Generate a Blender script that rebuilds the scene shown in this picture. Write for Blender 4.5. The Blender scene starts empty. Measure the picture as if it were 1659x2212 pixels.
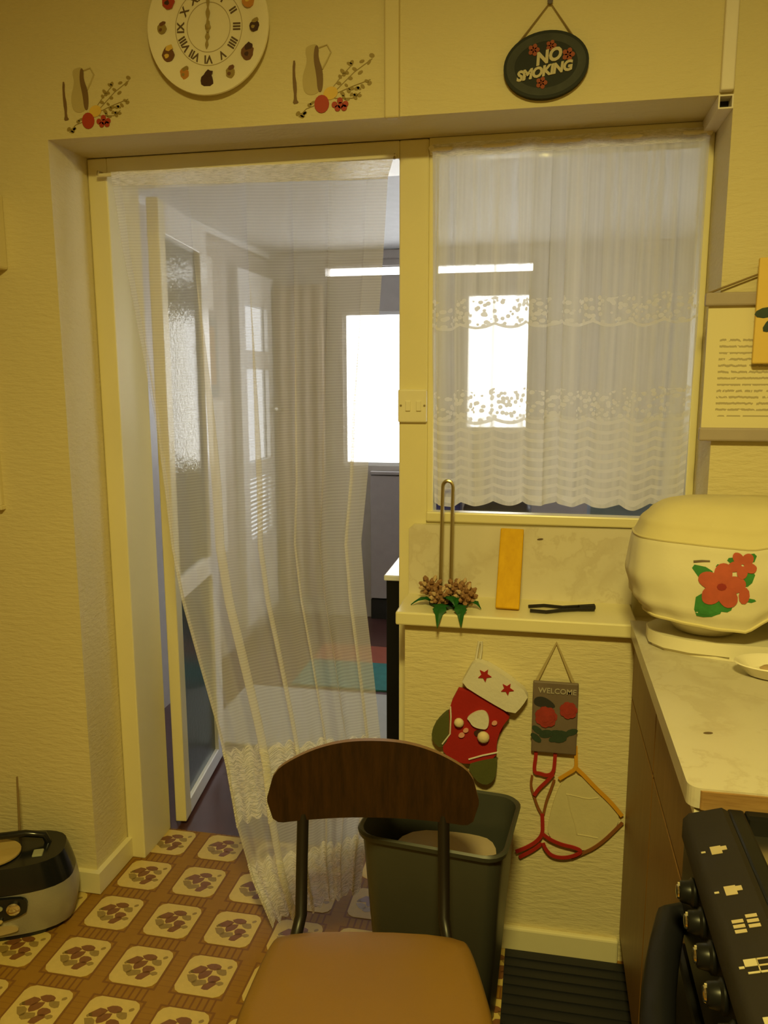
import bpy, bmesh, math, random
from mathutils import Vector, Matrix
from mathutils.bvhtree import BVHTree
PI = math.pi
random.seed(7)
sc = bpy.context.scene
C = sc.collection

# ------------------------------------------------------------------ camera
cd = bpy.data.cameras.new('camera')
cam = bpy.data.objects.new('camera', cd)
C.objects.link(cam)
cd.sensor_fit = 'VERTICAL'
cd.sensor_height = 24.0
cd.lens = 24.0 * 1718.11 / 2212.0
cd.clip_start = 0.05
CAM_R = Vector((0.98052, 0.19640, -0.00204)).normalized()
CAM_F = Vector((-0.19361, 0.96700, -0.16577)).normalized()
CAM_U = CAM_R.cross(CAM_F).normalized()
CAM_R = CAM_F.cross(CAM_U).normalized()
m = Matrix((CAM_R, CAM_U, -CAM_F)).transposed().to_4x4()
m.translation = Vector((0.0, -1.87, 1.449))
cam.matrix_world = m
sc.camera = cam

# ------------------------------------------------------------------ sky, lamp, exposure
world = bpy.data.worlds.new('overcast_sky')
sc.world = world
world.use_nodes = True
bg = world.node_tree.nodes['Background']
bg.inputs[0].default_value = (1.0, 0.985, 0.965, 1.0)
bg.inputs[1].default_value = 5.2

ld = bpy.data.lights.new('kitchen_ceiling_lamp', 'AREA')
ld.shape = 'DISK'
ld.size = 0.34
ld.energy = 58.0
ld.color = (1.0, 0.83, 0.24)
lamp = bpy.data.objects.new('kitchen_ceiling_lamp', ld)
C.objects.link(lamp)
lamp.location = (0.0, -1.95, 2.56)

vs = sc.view_settings
sc.display_settings.display_device = 'sRGB'
vs.view_transform = 'Standard'
vs.look = 'None'
vs.exposure = 0.0
vs.gamma = 1.0
vs.use_curve_mapping = False
sc.cycles.use_denoising = True
sc.cycles.max_bounces = 10
sc.cycles.transparent_max_bounces = 24
sc.cycles.caustics_reflective = False
sc.cycles.caustics_refractive = False

# ------------------------------------------------------------------ node helpers
class G:
    def __init__(s, name):
        s.m = bpy.data.materials.new(name); s.m.use_nodes = True
        s.t = s.m.node_tree; s.t.nodes.clear()
        s.out = s.t.nodes.new('ShaderNodeOutputMaterial')
    def n(s, typ, **kw):
        x = s.t.nodes.new(typ)
        for k, v in kw.items(): setattr(x, k, v)
        return x
    def l(s, a, b): s.t.links.new(a, b)
    def put(s, sock, v):
        if isinstance(v, bpy.types.NodeSocket): s.l(v, sock)
        else: sock.default_value = v
    def mth(s, op, a, b=0.0, c=None):
        x = s.n('ShaderNodeMath', operation=op)
        s.put(x.inputs[0], a); s.put(x.inputs[1], b)
        if c is not None: s.put(x.inputs[2], c)
        return x.outputs[0]
    def mix(s, f, a, b):
        x = s.n('ShaderNodeMix', data_type='RGBA')
        s.put(x.inputs[0], f); s.put(x.inputs[6], a); s.put(x.inputs[7], b)
        return x.outputs[2]
    def ramp(s, f, *stops):
        x = s.n('ShaderNodeValToRGB'); e = x.color_ramp.elements
        while len(e) < len(stops): e.new(0.5)
        for i, (p, c) in enumerate(stops):
            e[i].position = p; e[i].color = c if len(c) == 4 else (*c, 1)
        s.put(x.inputs[0], f); return x.outputs[0]
    def coord(s, kind='Object', scale=(1, 1, 1)):
        tc = s.n('ShaderNodeTexCoord'); mp = s.n('ShaderNodeMapping')
        mp.inputs['Scale'].default_value = scale
        s.l(tc.outputs[kind], mp.inputs[0]); return mp.outputs[0]
    def xyz(s, v):
        x = s.n('ShaderNodeSeparateXYZ'); s.l(v, x.inputs[0]); return x.outputs
    def noise(s, v, scale, detail=3.0, rough=0.55):
        x = s.n('ShaderNodeTexNoise'); s.l(v, x.inputs['Vector'])
        x.inputs['Scale'].default_value = scale; x.inputs['Detail'].default_value = detail
        x.inputs['Roughness'].default_value = rough; return x.outputs[0]
    def bump(s, h, strength, dist):
        x = s.n('ShaderNodeBump'); s.l(h, x.inputs['Height'])
        x.inputs['Strength'].default_value = strength; x.inputs['Distance'].default_value = dist
        return x.outputs[0]
    def bsdf(s, col, rough=0.5, metal=0.0, normal=None, **kw):
        x = s.n('ShaderNodeBsdfPrincipled')
        s.put(x.inputs['Base Color'], col if isinstance(col, bpy.types.NodeSocket) else (*col[:3], 1))
        s.put(x.inputs['Roughness'], rough); s.put(x.inputs['Metallic'], metal)
        if normal is not None: s.l(normal, x.inputs['Normal'])
        for k, v in kw.items(): s.put(x.inputs[k], v)
        return x.outputs[0]
    def done(s, shader): s.l(shader, s.out.inputs[0]); return s.m

def c4(c): return (c[0], c[1], c[2], 1.0)

def plain(name, col, rough=0.5, metal=0.0, var=0.10, vs_=18.0, bump=0.0, bscale=120.0, **kw):
    g = G(name); v = g.coord()
    f = g.noise(v, vs_)
    col2 = g.mix(f, c4([x * (1 - var) for x in col]), c4([min(1, x * (1 + var)) for x in col]))
    nrm = g.bump(g.noise(v, bscale, 4), bump, 0.002) if bump else None
    return g.done(g.bsdf(col2, rough, metal, nrm, **kw))

def wallpaper():
    g = G('embossed_cream_wallpaper')
    v = g.coord('Object', (0.55, 1, 2.2))
    f = g.noise(g.coord(), 2.2, 4)
    col = g.mix(f, (0.66, 0.575, 0.335, 1), (0.74, 0.65, 0.39, 1))
    h = g.noise(v, 46, 5, 0.62)
    return g.done(g.bsdf(col, 0.62, 0, g.bump(h, 0.55, 0.006)))

def smooth_paint(name, col, rough=0.35):
    g = G(name); v = g.coord()
    f = g.noise(v, 5.0, 4)
    c = g.mix(f, c4([x * 0.93 for x in col]), c4([min(1, x * 1.05) for x in col]))
    return g.done(g.bsdf(c, rough, 0, g.bump(g.noise(v, 24, 3), 0.12, 0.003)))

def wood(name, dark, light, rough=0.35, axis='Z', scale=9.0, **kw):
    g = G(name)
    sc_ = {'Z': (6, 6, 0.5), 'X': (0.5, 6, 6), 'Y': (6, 0.5, 6)}[axis]
    v = g.coord('Object', sc_)
    f = g.noise(v, scale, 6, 0.6)
    f2 = g.noise(v, scale * 5, 4, 0.6)
    t = g.mth('ADD', g.mth('MULTIPLY', f, 0.75), g.mth('MULTIPLY', f2, 0.25))
    col = g.ramp(t, (0.34, dark), (0.66, light))
    return g.done(g.bsdf(col, rough, 0, g.bump(f2, 0.15, 0.001), **kw))

def marble(name, k=1.0):
    g = G(name); v = g.coord()
    w = g.noise(v, 5.0, 6, 0.6)
    dv = g.n('ShaderNodeVectorMath', operation='ADD'); g.l(v, dv.inputs[0])
    cx = g.n('ShaderNodeCombineXYZ'); g.l(g.mth('MULTIPLY', w, 0.8), cx.inputs[0]); g.l(w, cx.inputs[2])
    g.l(cx.outputs[0], dv.inputs[1])
    r = g.n('ShaderNodeTexNoise'); g.l(dv.outputs[0], r.inputs['Vector']); r.inputs['Scale'].default_value = 3.5
    vein = g.mth('ABSOLUTE', g.mth('SUBTRACT', r.outputs[0], 0.5))
    col = g.ramp(vein, *[(p, tuple(k * x for x in c)) for p, c in ((0.0, (0.64, 0.57, 0.44)), (0.05, (0.71, 0.65, 0.52)), (0.2, (0.73, 0.67, 0.55)))])
    return g.done(g.bsdf(col, 0.33))

def vinyl_floor():
    # printed vinyl: brown lattice with ladder rungs between the cream tiles
    g = G('brown_lattice_vinyl'); v = g.coord()
    o = g.xyz(v)
    fx = g.mth('FRACT', g.mth('DIVIDE', g.mth('ADD', o[0], 1.118 + 0.0865 + 17.3), 0.173))
    fy = g.mth('FRACT', g.mth('DIVIDE', g.mth('ADD', o[1], 0.078 + 0.086 + 17.2), 0.172))
    dx = g.mth('ABSOLUTE', g.mth('SUBTRACT', fx, 0.5)); dy = g.mth('ABSOLUTE', g.mth('SUBTRACT', fy, 0.5))
    row = g.mth('MULTIPLY', g.mth('GREATER_THAN', dy, 0.39), g.mth('LESS_THAN', dx, 0.36))
    colm = g.mth('MULTIPLY', g.mth('GREATER_THAN', dx, 0.39), g.mth('LESS_THAN', dy, 0.36))
    rung = g.mth('LESS_THAN', g.mth('FRACT', g.mth('MULTIPLY', fx, 10.0)), 0.28)
    rung2 = g.mth('LESS_THAN', g.mth('FRACT', g.mth('MULTIPLY', fy, 10.0)), 0.16)
    ex = g.mth('GREATER_THAN', g.mth('MAXIMUM', dx, dy), 0.365)
    ex2 = g.mth('LESS_THAN', g.mth('MAXIMUM', dx, dy), 0.40)
    edge = g.mth('MULTIPLY', ex, ex2)
    dark = g.mth('MAXIMUM', g.mth('MAXIMUM', g.mth('MULTIPLY', row, rung), g.mth('MULTIPLY', g.mth('MULTIPLY', colm, rung2), 0.35)), g.mth('MULTIPLY', edge, 0.9))
    nn = g.noise(v, 30, 4)
    base = g.mix(nn, (0.27, 0.130, 0.012, 1), (0.34, 0.172, 0.020, 1))
    col = g.mix(g.mth('MULTIPLY', dark, 0.75), base, (0.16, 0.06, 0.018, 1))
    return g.done(g.bsdf(col, 0.55, 0, g.bump(nn, 0.1, 0.001), **{'Specular IOR Level': 0.3}))

def sheer(name, kind):
    g = G(name)
    tc = g.n('ShaderNodeTexCoord')
    u, v, _ = g.xyz(tc.outputs['UV'])
    if kind == 'door_sheer':
        rib = g.mth('FRACT', g.mth('MULTIPLY', v, 250.0))
        rib = g.mth('ABSOLUTE', g.mth('SUBTRACT', rib, 0.5))
        a = g.mth('ADD', 0.37, g.mth('MULTIPLY', rib, 0.24))
    elif kind == 'door_lace':
        cmb = g.n('ShaderNodeCombineXYZ'); g.put(cmb.inputs[0], g.mth('MULTIPLY', u, 1.0)); g.put(cmb.inputs[1], g.mth('MULTIPLY', v, 2.6))
        vo = g.n('ShaderNodeTexVoronoi', feature='F1'); g.l(cmb.outputs[0], vo.inputs['Vector']); vo.inputs['Scale'].default_value = 26
        no = g.noise(cmb.outputs[0], 34, 3)
        hole = g.mth('MULTIPLY', g.mth('GREATER_THAN', vo.outputs['Distance'], 0.42), g.mth('GREATER_THAN', no, 0.46))
        a = g.mth('SUBTRACT', 0.93, g.mth('MULTIPLY', hole, 0.5))
    else:
        # window net: two bands of flowers, then rows of scallops down to the hem
        sc_ = g.mth('ABSOLUTE', g.mth('SINE', g.mth('MULTIPLY', u, 8.0 * PI)))
        vw = g.mth('ADD', v, g.mth('MULTIPLY', sc_, -0.012))
        rowf = g.mth('FRACT', g.mth('MULTIPLY', vw, 36.0))
        arcs = g.mth('LESS_THAN', rowf, 0.36)
        low = g.mth('GREATER_THAN', vw, 0.74)
        cmb = g.n('ShaderNodeCombineXYZ'); g.put(cmb.inputs[0], u); g.put(cmb.inputs[1], g.mth('MULTIPLY', v, 1.35))
        vo = g.n('ShaderNodeTexVoronoi', feature='F1'); g.l(cmb.outputs[0], vo.inputs['Vector']); vo.inputs['Scale'].default_value = 52
        fl = g.mth('LESS_THAN', vo.outputs['Distance'], 0.44)
        b1 = g.mth('MULTIPLY', g.mth('GREATER_THAN', vw, 0.405), g.mth('LESS_THAN', vw, 0.485))
        b2 = g.mth('MULTIPLY', g.mth('GREATER_THAN', vw, 0.665), g.mth('LESS_THAN', vw, 0.76))
        lace = g.mth('MAXIMUM', g.mth('MULTIPLY', g.mth('MAXIMUM', b1, b2), fl), g.mth('MULTIPLY', low, arcs))
        edge = g.mth('MULTIPLY', g.mth('GREATER_THAN', vw, 0.477), g.mth('LESS_THAN', vw, 0.485))
        lace = g.mth('MAXIMUM', lace, edge)
        cs = g.n('ShaderNodeCombineXYZ'); g.put(cs.inputs[0], u); g.put(cs.inputs[1], g.mth('MULTIPLY', v, 0.02))
        st = g.noise(cs.outputs[0], 34, 2)
        st = g.mth('MULTIPLY', g.mth('SUBTRACT', st, 0.5), 0.75)
        base = g.mth('ADD', g.mth('ADD', 0.70, st), g.mth('MULTIPLY', low, 0.10))
        base = g.mth('MINIMUM', g.mth('MAXIMUM', base, 0.42), 0.93)
        a = g.mth('ADD', base, g.mth('MULTIPLY', lace, g.mth('SUBTRACT', 0.95, base)))
    d = g.n('ShaderNodeBsdfDiffuse'); d.inputs[0].default_value = (0.90, 0.88, 0.86, 1)
    tr = g.n('ShaderNodeBsdfTranslucent'); tr.inputs[0].default_value = (0.90, 0.89, 0.88, 1)
    mx = g.n('ShaderNodeMixShader'); mx.inputs[0].default_value = 0.45
    g.l(d.outputs[0], mx.inputs[1]); g.l(tr.outputs[0], mx.inputs[2])
    tp = g.n('ShaderNodeBsdfTransparent')
    m2 = g.n('ShaderNodeMixShader'); g.l(a, m2.inputs[0]); g.l(tp.outputs[0], m2.inputs[1]); g.l(mx.outputs[0], m2.inputs[2])
    return g.done(m2.outputs[0])

def thin_ior(g, fr, ior):
    # same Fresnel curve on both faces of a thin sheet (no total internal reflection on the way out)
    ge = g.n('ShaderNodeNewGeometry')
    g.l(g.mth('ADD', ior, g.mth('MULTIPLY', ge.outputs['Backfacing'], 1.0 / ior - ior)), fr.inputs[0])

def pane(name, tint=(0.97, 0.98, 0.98)):
    g = G(name)
    tp = g.n('ShaderNodeBsdfTransparent'); tp.inputs[0].default_value = (*tint, 1)
    gl = g.n('ShaderNodeBsdfGlossy'); gl.inputs['Roughness'].default_value = 0.02
    fr = g.n('ShaderNodeFresnel'); thin_ior(g, fr, 1.5)
    mx = g.n('ShaderNodeMixShader'); g.l(fr.outputs[0], mx.inputs[0]); g.l(tp.outputs[0], mx.inputs[1]); g.l(gl.outputs[0], mx.inputs[2])
    return g.done(mx.outputs[0])

def frosted(name):
    g = G(name); v = g.coord()
    h = g.noise(v, 55, 3, 0.6)
    nrm = g.bump(h, 0.35, 0.004)
    tp = g.n('ShaderNodeBsdfTransparent'); tp.inputs[0].default_value = (0.55, 0.6, 0.58, 1)
    df = g.n('ShaderNodeBsdfTranslucent'); df.inputs[0].default_value = (0.55, 0.62, 0.6, 1)
    m0 = g.n('ShaderNodeMixShader'); m0.inputs[0].default_value = 0.55
    g.l(tp.outputs[0], m0.inputs[1]); g.l(df.outputs[0], m0.inputs[2])
    gl = g.n('ShaderNodeBsdfGlossy'); gl.inputs['Roughness'].default_value = 0.05; g.l(nrm, gl.inputs['Normal'])
    fr = g.n('ShaderNodeFresnel'); thin_ior(g, fr, 1.52); g.l(nrm, fr.inputs['Normal'])
    mx = g.n('ShaderNodeMixShader'); g.l(fr.outputs[0], mx.inputs[0]); g.l(m0.outputs[0], mx.inputs[1]); g.l(gl.outputs[0], mx.inputs[2])
    return g.done(mx.outputs[0])

def squiggles(name):
    # a sheet of verse: rows of illegible small print
    g = G(name); v = g.coord()
    o = g.xyz(v)
    n1 = g.noise(g.coord('Object', (1, 1, 0.2)), 160, 2)
    z = g.mth('ADD', o[2], g.mth('MULTIPLY', g.mth('SUBTRACT', n1, 0.5), 0.006))
    row = g.mth('LESS_THAN', g.mth('FRACT', g.mth('MULTIPLY', z, 74.0)), 0.34)
    n2 = g.mth('GREATER_THAN', g.noise(g.coord('Object', (1, 1, 0.5)), 90, 2), 0.40)
    inx = g.mth('GREATER_THAN', o[0], 0.032)
    inz = g.mth('MULTIPLY', g.mth('GREATER_THAN', o[2], 0.055), g.mth('LESS_THAN', o[2], 0.225))
    st = g.mth('LESS_THAN', g.mth('FRACT', g.mth('MULTIPLY', o[2], 74.0 / 5)), 0.86)
    f = g.mth('MULTIPLY', g.mth('MULTIPLY', row, n2), g.mth('MULTIPLY', inx, inz))
    f = g.mth('MULTIPLY', f, st)
    col = g.mix(g.mth('MULTIPLY', f, 0.62), (0.80, 0.72, 0.45, 1), (0.26, 0.2, 0.12, 1))
    return g.done(g.bsdf(col, 0.7))

M = {}
M['wall'] = wallpaper()
M['wall_smooth'] = smooth_paint('cream_wall_paint', (0.70, 0.61, 0.36), 0.55)
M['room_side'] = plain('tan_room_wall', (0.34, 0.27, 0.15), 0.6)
M['frame'] = smooth_paint('cream_gloss_paint', (0.80, 0.73, 0.44), 0.30)
M['skirt'] = smooth_paint('cream_skirting_gloss', (0.78, 0.71, 0.45), 0.25)
M['ceiling'] = plain('ceiling_paint', (0.76, 0.72, 0.6), 0.7)
M['floor'] = vinyl_floor()
M['tile'] = plain('cream_vinyl_tile', (0.62, 0.46, 0.14), 0.52, var=0.12, vs_=60)
M['tile_brown'] = plain('brown_print', (0.21, 0.085, 0.028), 0.42, var=0.2, vs_=90)
M['tile_olive'] = plain('olive_print', (0.30, 0.20, 0.055), 0.42, var=0.2, vs_=90)
M['backwall'] = plain('grey_painted_wall', (0.50, 0.46, 0.43), 0.40)
M['backceil'] = plain('pale_plank_ceiling', (0.74, 0.75, 0.76), 0.5, bump=0.5, bscale=14)
M['backfloor'] = plain('dark_red_floor', (0.085, 0.035, 0.032), 0.33, var=0.35, vs_=6)
M['lowpanel'] = plain('grey_brown_panel', (0.36, 0.32, 0.32), 0.5)
M['white'] = plain('white_gloss', (0.80, 0.80, 0.80), 0.28, var=0.03)
M['plastic_cream'] = plain('ivory_plastic', (0.82, 0.76, 0.56), 0.3, var=0.03)
M['plastic_white'] = plain('white_plastic', (0.80, 0.74, 0.66), 0.35, var=0.04)
M['pane'] = pane('clear_glass')
M['pane_grey'] = pane('grey_tinted_glass', (0.47, 0.48, 0.49))
M['frosted'] = frosted('rippled_glass')
M['net_door'] = sheer('ribbed_sheer_net', 'door_sheer')
M['lace_door'] = sheer('lace_trim_net', 'door_lace')
M['net_window'] = sheer('window_lace_net', 'window')
M['marble'] = marble('cream_marble_laminate')
M['worktop'] = marble('cream_marble_worktop', 0.80)
M['chipwood'] = wood('bare_wood_edge', (0.20, 0.10, 0.03), (0.42, 0.25, 0.09), 0.6, 'X')
M['cabinet'] = wood('brown_gloss_laminate', (0.19, 0.095, 0.020), (0.25, 0.13, 0.030), 0.42, 'Z', **{'Specular IOR Level': 0.25})
M['black'] = plain('black_enamel', (0.008, 0.008, 0.008), 0.35, **{'Specular IOR Level': 0.2})
M['black_matt'] = plain('black_plastic', (0.007, 0.007, 0.009), 0.5, **{'Specular IOR Level': 0.2})
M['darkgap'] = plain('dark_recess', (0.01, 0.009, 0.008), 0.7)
M['fascia'] = plain('charcoal_fascia', (0.020, 0.016, 0.012), 0.6, **{'Specular IOR Level': 0.2})
M['steel'] = plain('brushed_steel', (0.62, 0.58, 0.50), 0.32, 1.0)
M['chrome'] = plain('chrome', (0.8, 0.78, 0.72), 0.14, 1.0, var=0.02)
M['brass'] = plain('brass_wire', (0.50, 0.43, 0.27), 0.32, 1.0)
M['seat'] = plain('tan_vinyl', (0.23, 0.118, 0.016), 0.5, var=0.12, vs_=5, bump=0.1, bscale=200)
M['backrest'] = wood('dark_plywood', (0.012, 0.0045, 0.0015), (0.036, 0.0135, 0.003), 0.32, 'Z', 12)
M['ply_edge'] = plain('ply_edge', (0.20, 0.11, 0.05), 0.5)
M['bin'] = plain('grey_green_plastic', (0.052, 0.054, 0.042), 0.42, var=0.06)
M['bag'] = plain('beige_bin_bag', (0.42, 0.33, 0.22), 0.5, bump=0.5, bscale=20)
M['mat'] = plain('black_rubber', (0.012, 0.012, 0.014), 0.6)
M['ceramic'] = plain('cream_ceramic', (0.86, 0.80, 0.62), 0.22, var=0.03)
M['ink'] = plain('dark_print', (0.13, 0.085, 0.045), 0.5)
M['ring'] = plain('grey_gold_print', (0.42, 0.34, 0.19), 0.45)
M['hands'] = plain('olive_brass', (0.38, 0.29, 0.10), 0.35)
M['fr_red'] = plain('print_red', (0.42, 0.05, 0.025), 0.45)
M['fr_orange'] = plain('print_orange', (0.55, 0.24, 0.05), 0.45)
M['fr_yellow'] = plain('print_yellow', (0.74, 0.50, 0.10), 0.45)
M['fr_brown'] = plain('print_brown', (0.17, 0.075, 0.035), 0.45)
M['fr_dark'] = plain('print_aubergine', (0.06, 0.025, 0.02), 0.45)
M['fr_olive'] = plain('print_olive', (0.32, 0.235, 0.07), 0.45)
M['jug'] = plain('print_jug_tan', (0.52, 0.43, 0.21), 0.5)
M['jug_dark'] = plain('print_jug_shade', (0.20, 0.12, 0.05), 0.5)
M['sign'] = plain('slate_green_board', (0.010, 0.013, 0.009), 0.55, **{'Specular IOR Level': 0.2})
M['sign_rim'] = plain('grey_green_rim', (0.032, 0.036, 0.028), 0.55, var=0.7, vs_=22, **{'Specular IOR Level': 0.25})
M['letter'] = plain('cream_lettering', (0.45, 0.39, 0.24), 0.5)
M['string'] = plain('brown_string', (0.25, 0.17, 0.07), 0.8)
M['ribbon'] = plain('tan_ribbon', (0.42, 0.33, 0.16), 0.7)
M['felt_red'] = plain('red_felt', (0.36, 0.010, 0.008), 0.9, bump=0.3)
M['felt_white'] = plain('white_felt', (0.70, 0.66, 0.58), 0.9, bump=0.4)
M['felt_green'] = plain('dark_green_felt', (0.09, 0.095, 0.02), 0.9, bump=0.3)
M['pom'] = plain('cream_pompom', (0.74, 0.60, 0.38), 0.95, bump=0.6)
M['pink'] = plain('pink_felt', (0.72, 0.34, 0.26), 0.9)
M['slate'] = plain('grey_slate', (0.17, 0.125, 0.095), 0.55, var=0.2)
M['slate_dark'] = plain('dark_paint', (0.03, 0.03, 0.03), 0.6)
M['rose'] = plain('dull_red_rose', (0.33, 0.035, 0.025), 0.6, var=0.3, vs_=70)
M['leafdark'] = plain('dark_green_leaf', (0.03, 0.055, 0.035), 0.55, var=0.3, vs_=60)
M['grey_letter'] = plain('grey_lettering', (0.42, 0.37, 0.30), 0.6)
M['strap_red'] = plain('red_webbing', (0.37, 0.014, 0.008), 0.7)
M['strap_brown'] = plain('red_brown_cord', (0.25, 0.085, 0.02), 0.7)
M['strap_yellow'] = plain('orange_yellow_webbing', (0.66, 0.32, 0.015), 0.65)
M['cloth'] = plain('cream_cotton', (0.62, 0.545, 0.31), 0.85, bump=0.2)
M['cover'] = plain('cream_linen_cover', (0.70, 0.645, 0.45), 0.9, var=0.05, bump=0.25, bscale=60)
M['cover_dark'] = plain('deeper_cream_linen', (0.65, 0.57, 0.30), 0.9, var=0.05, bump=0.25, bscale=60)
M['hibiscus'] = plain('coral_red_print', (0.46, 0.085, 0.042), 0.8, var=0.2, vs_=50)
M['hibiscus_dark'] = plain('deep_red_print', (0.28, 0.02, 0.015), 0.8)
M['leafprint'] = plain('green_leaf_print', (0.035, 0.20, 0.035), 0.8, var=0.35, vs_=60)
M['block'] = wood('yellow_pine', (0.62, 0.34, 0.006), (0.72, 0.42, 0.009), 0.65, 'Z', **{'Specular IOR Level': 0.2})
M['leaf'] = plain('green_fabric_leaf', (0.02, 0.17, 0.025), 0.45, var=0.35, vs_=60)
M['cone'] = plain('brown_pine_cone', (0.30, 0.155, 0.07), 0.7, var=0.35, vs_=80)
M['cone_tip'] = plain('pale_cone_tip', (0.52, 0.36, 0.20), 0.7)
M['iron'] = plain('black_iron', (0.012, 0.009, 0.007), 0.4)
M['taupe'] = plain('mauve_taupe_bar', (0.40, 0.33, 0.29), 0.6, var=0.12)
M['verse'] = squiggles('printed_verse_sheet')
M['card'] = plain('yellow_card', (0.80, 0.56, 0.14), 0.6, var=0.06)
M['radio_silver'] = plain('warm_silver_plastic', (0.36, 0.34, 0.28), 0.35, 0.4, bump=0.25, bscale=300)
M['radio_gold'] = plain('champagne_plastic', (0.52, 0.42, 0.24), 0.32, 0.3)
M['radio_black'] = plain('gloss_black_plastic', (0.010, 0.011, 0.013), 0.18)
M['radio_lid'] = plain('tan_reflection_lid', (0.46, 0.33, 0.12), 0.12)  # tan base colour stands in for the reflection on the translucent lid
M['lcd'] = plain('green_grey_display', (0.33, 0.34, 0.22), 0.25)
M['blue'] = plain('royal_blue_plastic', (0.03, 0.04, 0.42), 0.4)
M['bluegrey'] = plain('blue_grey_card', (0.20, 0.27, 0.40), 0.5)
M['navy'] = plain('dark_navy_bag', (0.02, 0.02, 0.05), 0.5)
M['paper'] = plain('white_paper', (0.78, 0.75, 0.70), 0.7)
M['photo_grey'] = plain('grey_photo_print', (0.34, 0.36, 0.36), 0.6, var=0.3)
M['photo_tan'] = plain('tan_photo_print', (0.50, 0.36, 0.25), 0.6, var=0.2)
M['teal'] = plain('teal_weave', (0.03, 0.17, 0.16), 0.85, var=0.3)
M['terracotta'] = plain('terracotta_weave', (0.30, 0.075, 0.04), 0.85, var=0.2)
M['pale_mat'] = plain('pale_grey_weave', (0.40, 0.40, 0.38), 0.85)
M['tan_curtain'] = plain('tan_curtain_cloth', (0.42, 0.33, 0.25), 0.85)

# ------------------------------------------------------------------ mesh helpers
BASE = {}

def link(o):
    C.objects.link(o); return o

def thing(name, label, cat, loc=(0, 0, 0), rotz=0.0, group=None):
    o = link(bpy.data.objects.new(name, None))
    o.location = loc; o.rotation_euler = (0, 0, rotz); o.empty_display_size = 0.05
    o['label'] = label; o['category'] = cat
    if group: o['group'] = group
    BASE[o] = (Vector(loc), rotz)
    return o

def base_of(p):
    while p is not None:
        if p in BASE: return BASE[p]
        p = p.parent
    return None

def obj(name, bm, mats, parent=None, local=False, smooth=False, loc=None):
    """One mesh object. bm is in world coordinates unless local (then already in the thing's own axes)."""
    b = base_of(parent)
    if b and not local:
        bm.transform(Matrix.Rotation(-b[1], 4, 'Z') @ Matrix.Translation(-b[0]))
    elif loc is not None:
        bm.transform(Matrix.Translation(-Vector(loc)))
    bmesh.ops.recalc_face_normals(bm, faces=bm.faces[:])
    me = bpy.data.meshes.new(name)
    bm.to_mesh(me); bm.free()
    for mm in (mats if isinstance(mats, (list, tuple)) else [mats]): me.materials.append(mm)
    if smooth:
        for p in me.polygons: p.use_smooth = True
        try: me.set_sharp_from_angle(angle=math.radians(40))
        except Exception: pass
    o = link(bpy.data.objects.new(name, me))
    if parent is not None: o.parent = parent
    elif loc is not None: o.location = loc; BASE[o] = (Vector(loc), 0.0)
    return o

def tag(o, label, cat, group=None):
    o['label'] = label; o['category'] = cat
    if group: o['group'] = group
    return o

def struct(name, bm, mats, label=None, parent=None, **kw):
    o = obj(name, bm, mats, parent, **kw)
    o['kind'] = 'structure'
    if label: o['label'] = label
    return o

def box(bm, x0, x1, y0, y1, z0, z1, bev=0.0, mi=0, seg=2):
    vs_ = [bm.verts.new(p) for p in ((x0, y0, z0), (x1, y0, z0), (x1, y1, z0), (x0, y1, z0), (x0, y0, z1), (x1, y0, z1), (x1, y1, z1), (x0, y1, z1))]
    fs = [bm.faces.new([vs_[i] for i in f]) for f in ((0, 3, 2, 1), (4, 5, 6, 7), (0, 1, 5, 4), (1, 2, 6, 5), (2, 3, 7, 6), (3, 0, 4, 7))]
    for f in fs: f.material_index = mi
    if bev > 0:
        es = list({e for f in fs for e in f.edges})
        r = bmesh.ops.bevel(bm, geom=es, offset=bev, segments=seg, affect='EDGES', profile=0.5)
        for f in r['faces']: f.material_index = mi
    return bm

def bx(*a, **k): return box(bmesh.new(), *a, **k)

def prism(bm, poly, plane, d0, d1, mi=0, bev=0.0):
    """Extrude a 2-D outline. plane 'Y': outline in X,Z from Y=d0 to d1; 'Z': X,Y; 'X': Y,Z."""
    def P(a, b, d): return {'Y': (a, d, b), 'Z': (a, b, d), 'X': (d, a, b)}[plane]
    n = len(poly)
    A = [bm.verts.new(P(a, b, d0)) for a, b in poly]; B = [bm.verts.new(P(a, b, d1)) for a, b in poly]
    fs = [bm.faces.new(A), bm.faces.new(B[::-1])]
    for i in range(n): fs.append(bm.faces.new((A[i], B[i], B[(i + 1) % n], A[(i + 1) % n])))
    for f in fs: f.material_index = mi
    if bev:
        es = [e for e in fs[0].edges]
        r = bmesh.ops.bevel(bm, geom=es, offset=bev, segments=2, affect='EDGES')
        for f in r['faces']: f.material_index = mi
    return bm

def pz(*a, **k): return prism(bmesh.new(), *a, **k)

def ell(cx, cy, rx, ry, n=14, rot=0.0, wob=0.0):
    o = []
    for i in range(n):
        t = 2 * PI * i / n; k = 1 + (random.uniform(-wob, wob) if wob else 0)
        x, y = rx * k * math.cos(t), ry * k * math.sin(t)
        o.append((cx + x * math.cos(rot) - y * math.sin(rot), cy + x * math.sin(rot) + y * math.cos(rot)))
    return o

def smooth_poly(p, it=2, closed=True):
    for _ in range(it):
        q = []; n = len(p)
        for i in range(n if closed else n - 1):
            a, b = p[i], p[(i + 1) % n]
            q += [(a[0] * .75 + b[0] * .25, a[1] * .75 + b[1] * .25), (a[0] * .25 + b[0] * .75, a[1] * .25 + b[1] * .75)]
        if not closed: q = [p[0]] + q + [p[-1]]
        p = q
    return p

def star(cx, cy, r, rot=0.0):
    return [(cx + (r if i % 2 == 0 else r * .45) * math.sin(rot + i * PI / 5), cy + (r if i % 2 == 0 else r * .45) * math.cos(rot + i * PI / 5)) for i in range(10)]

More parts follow.
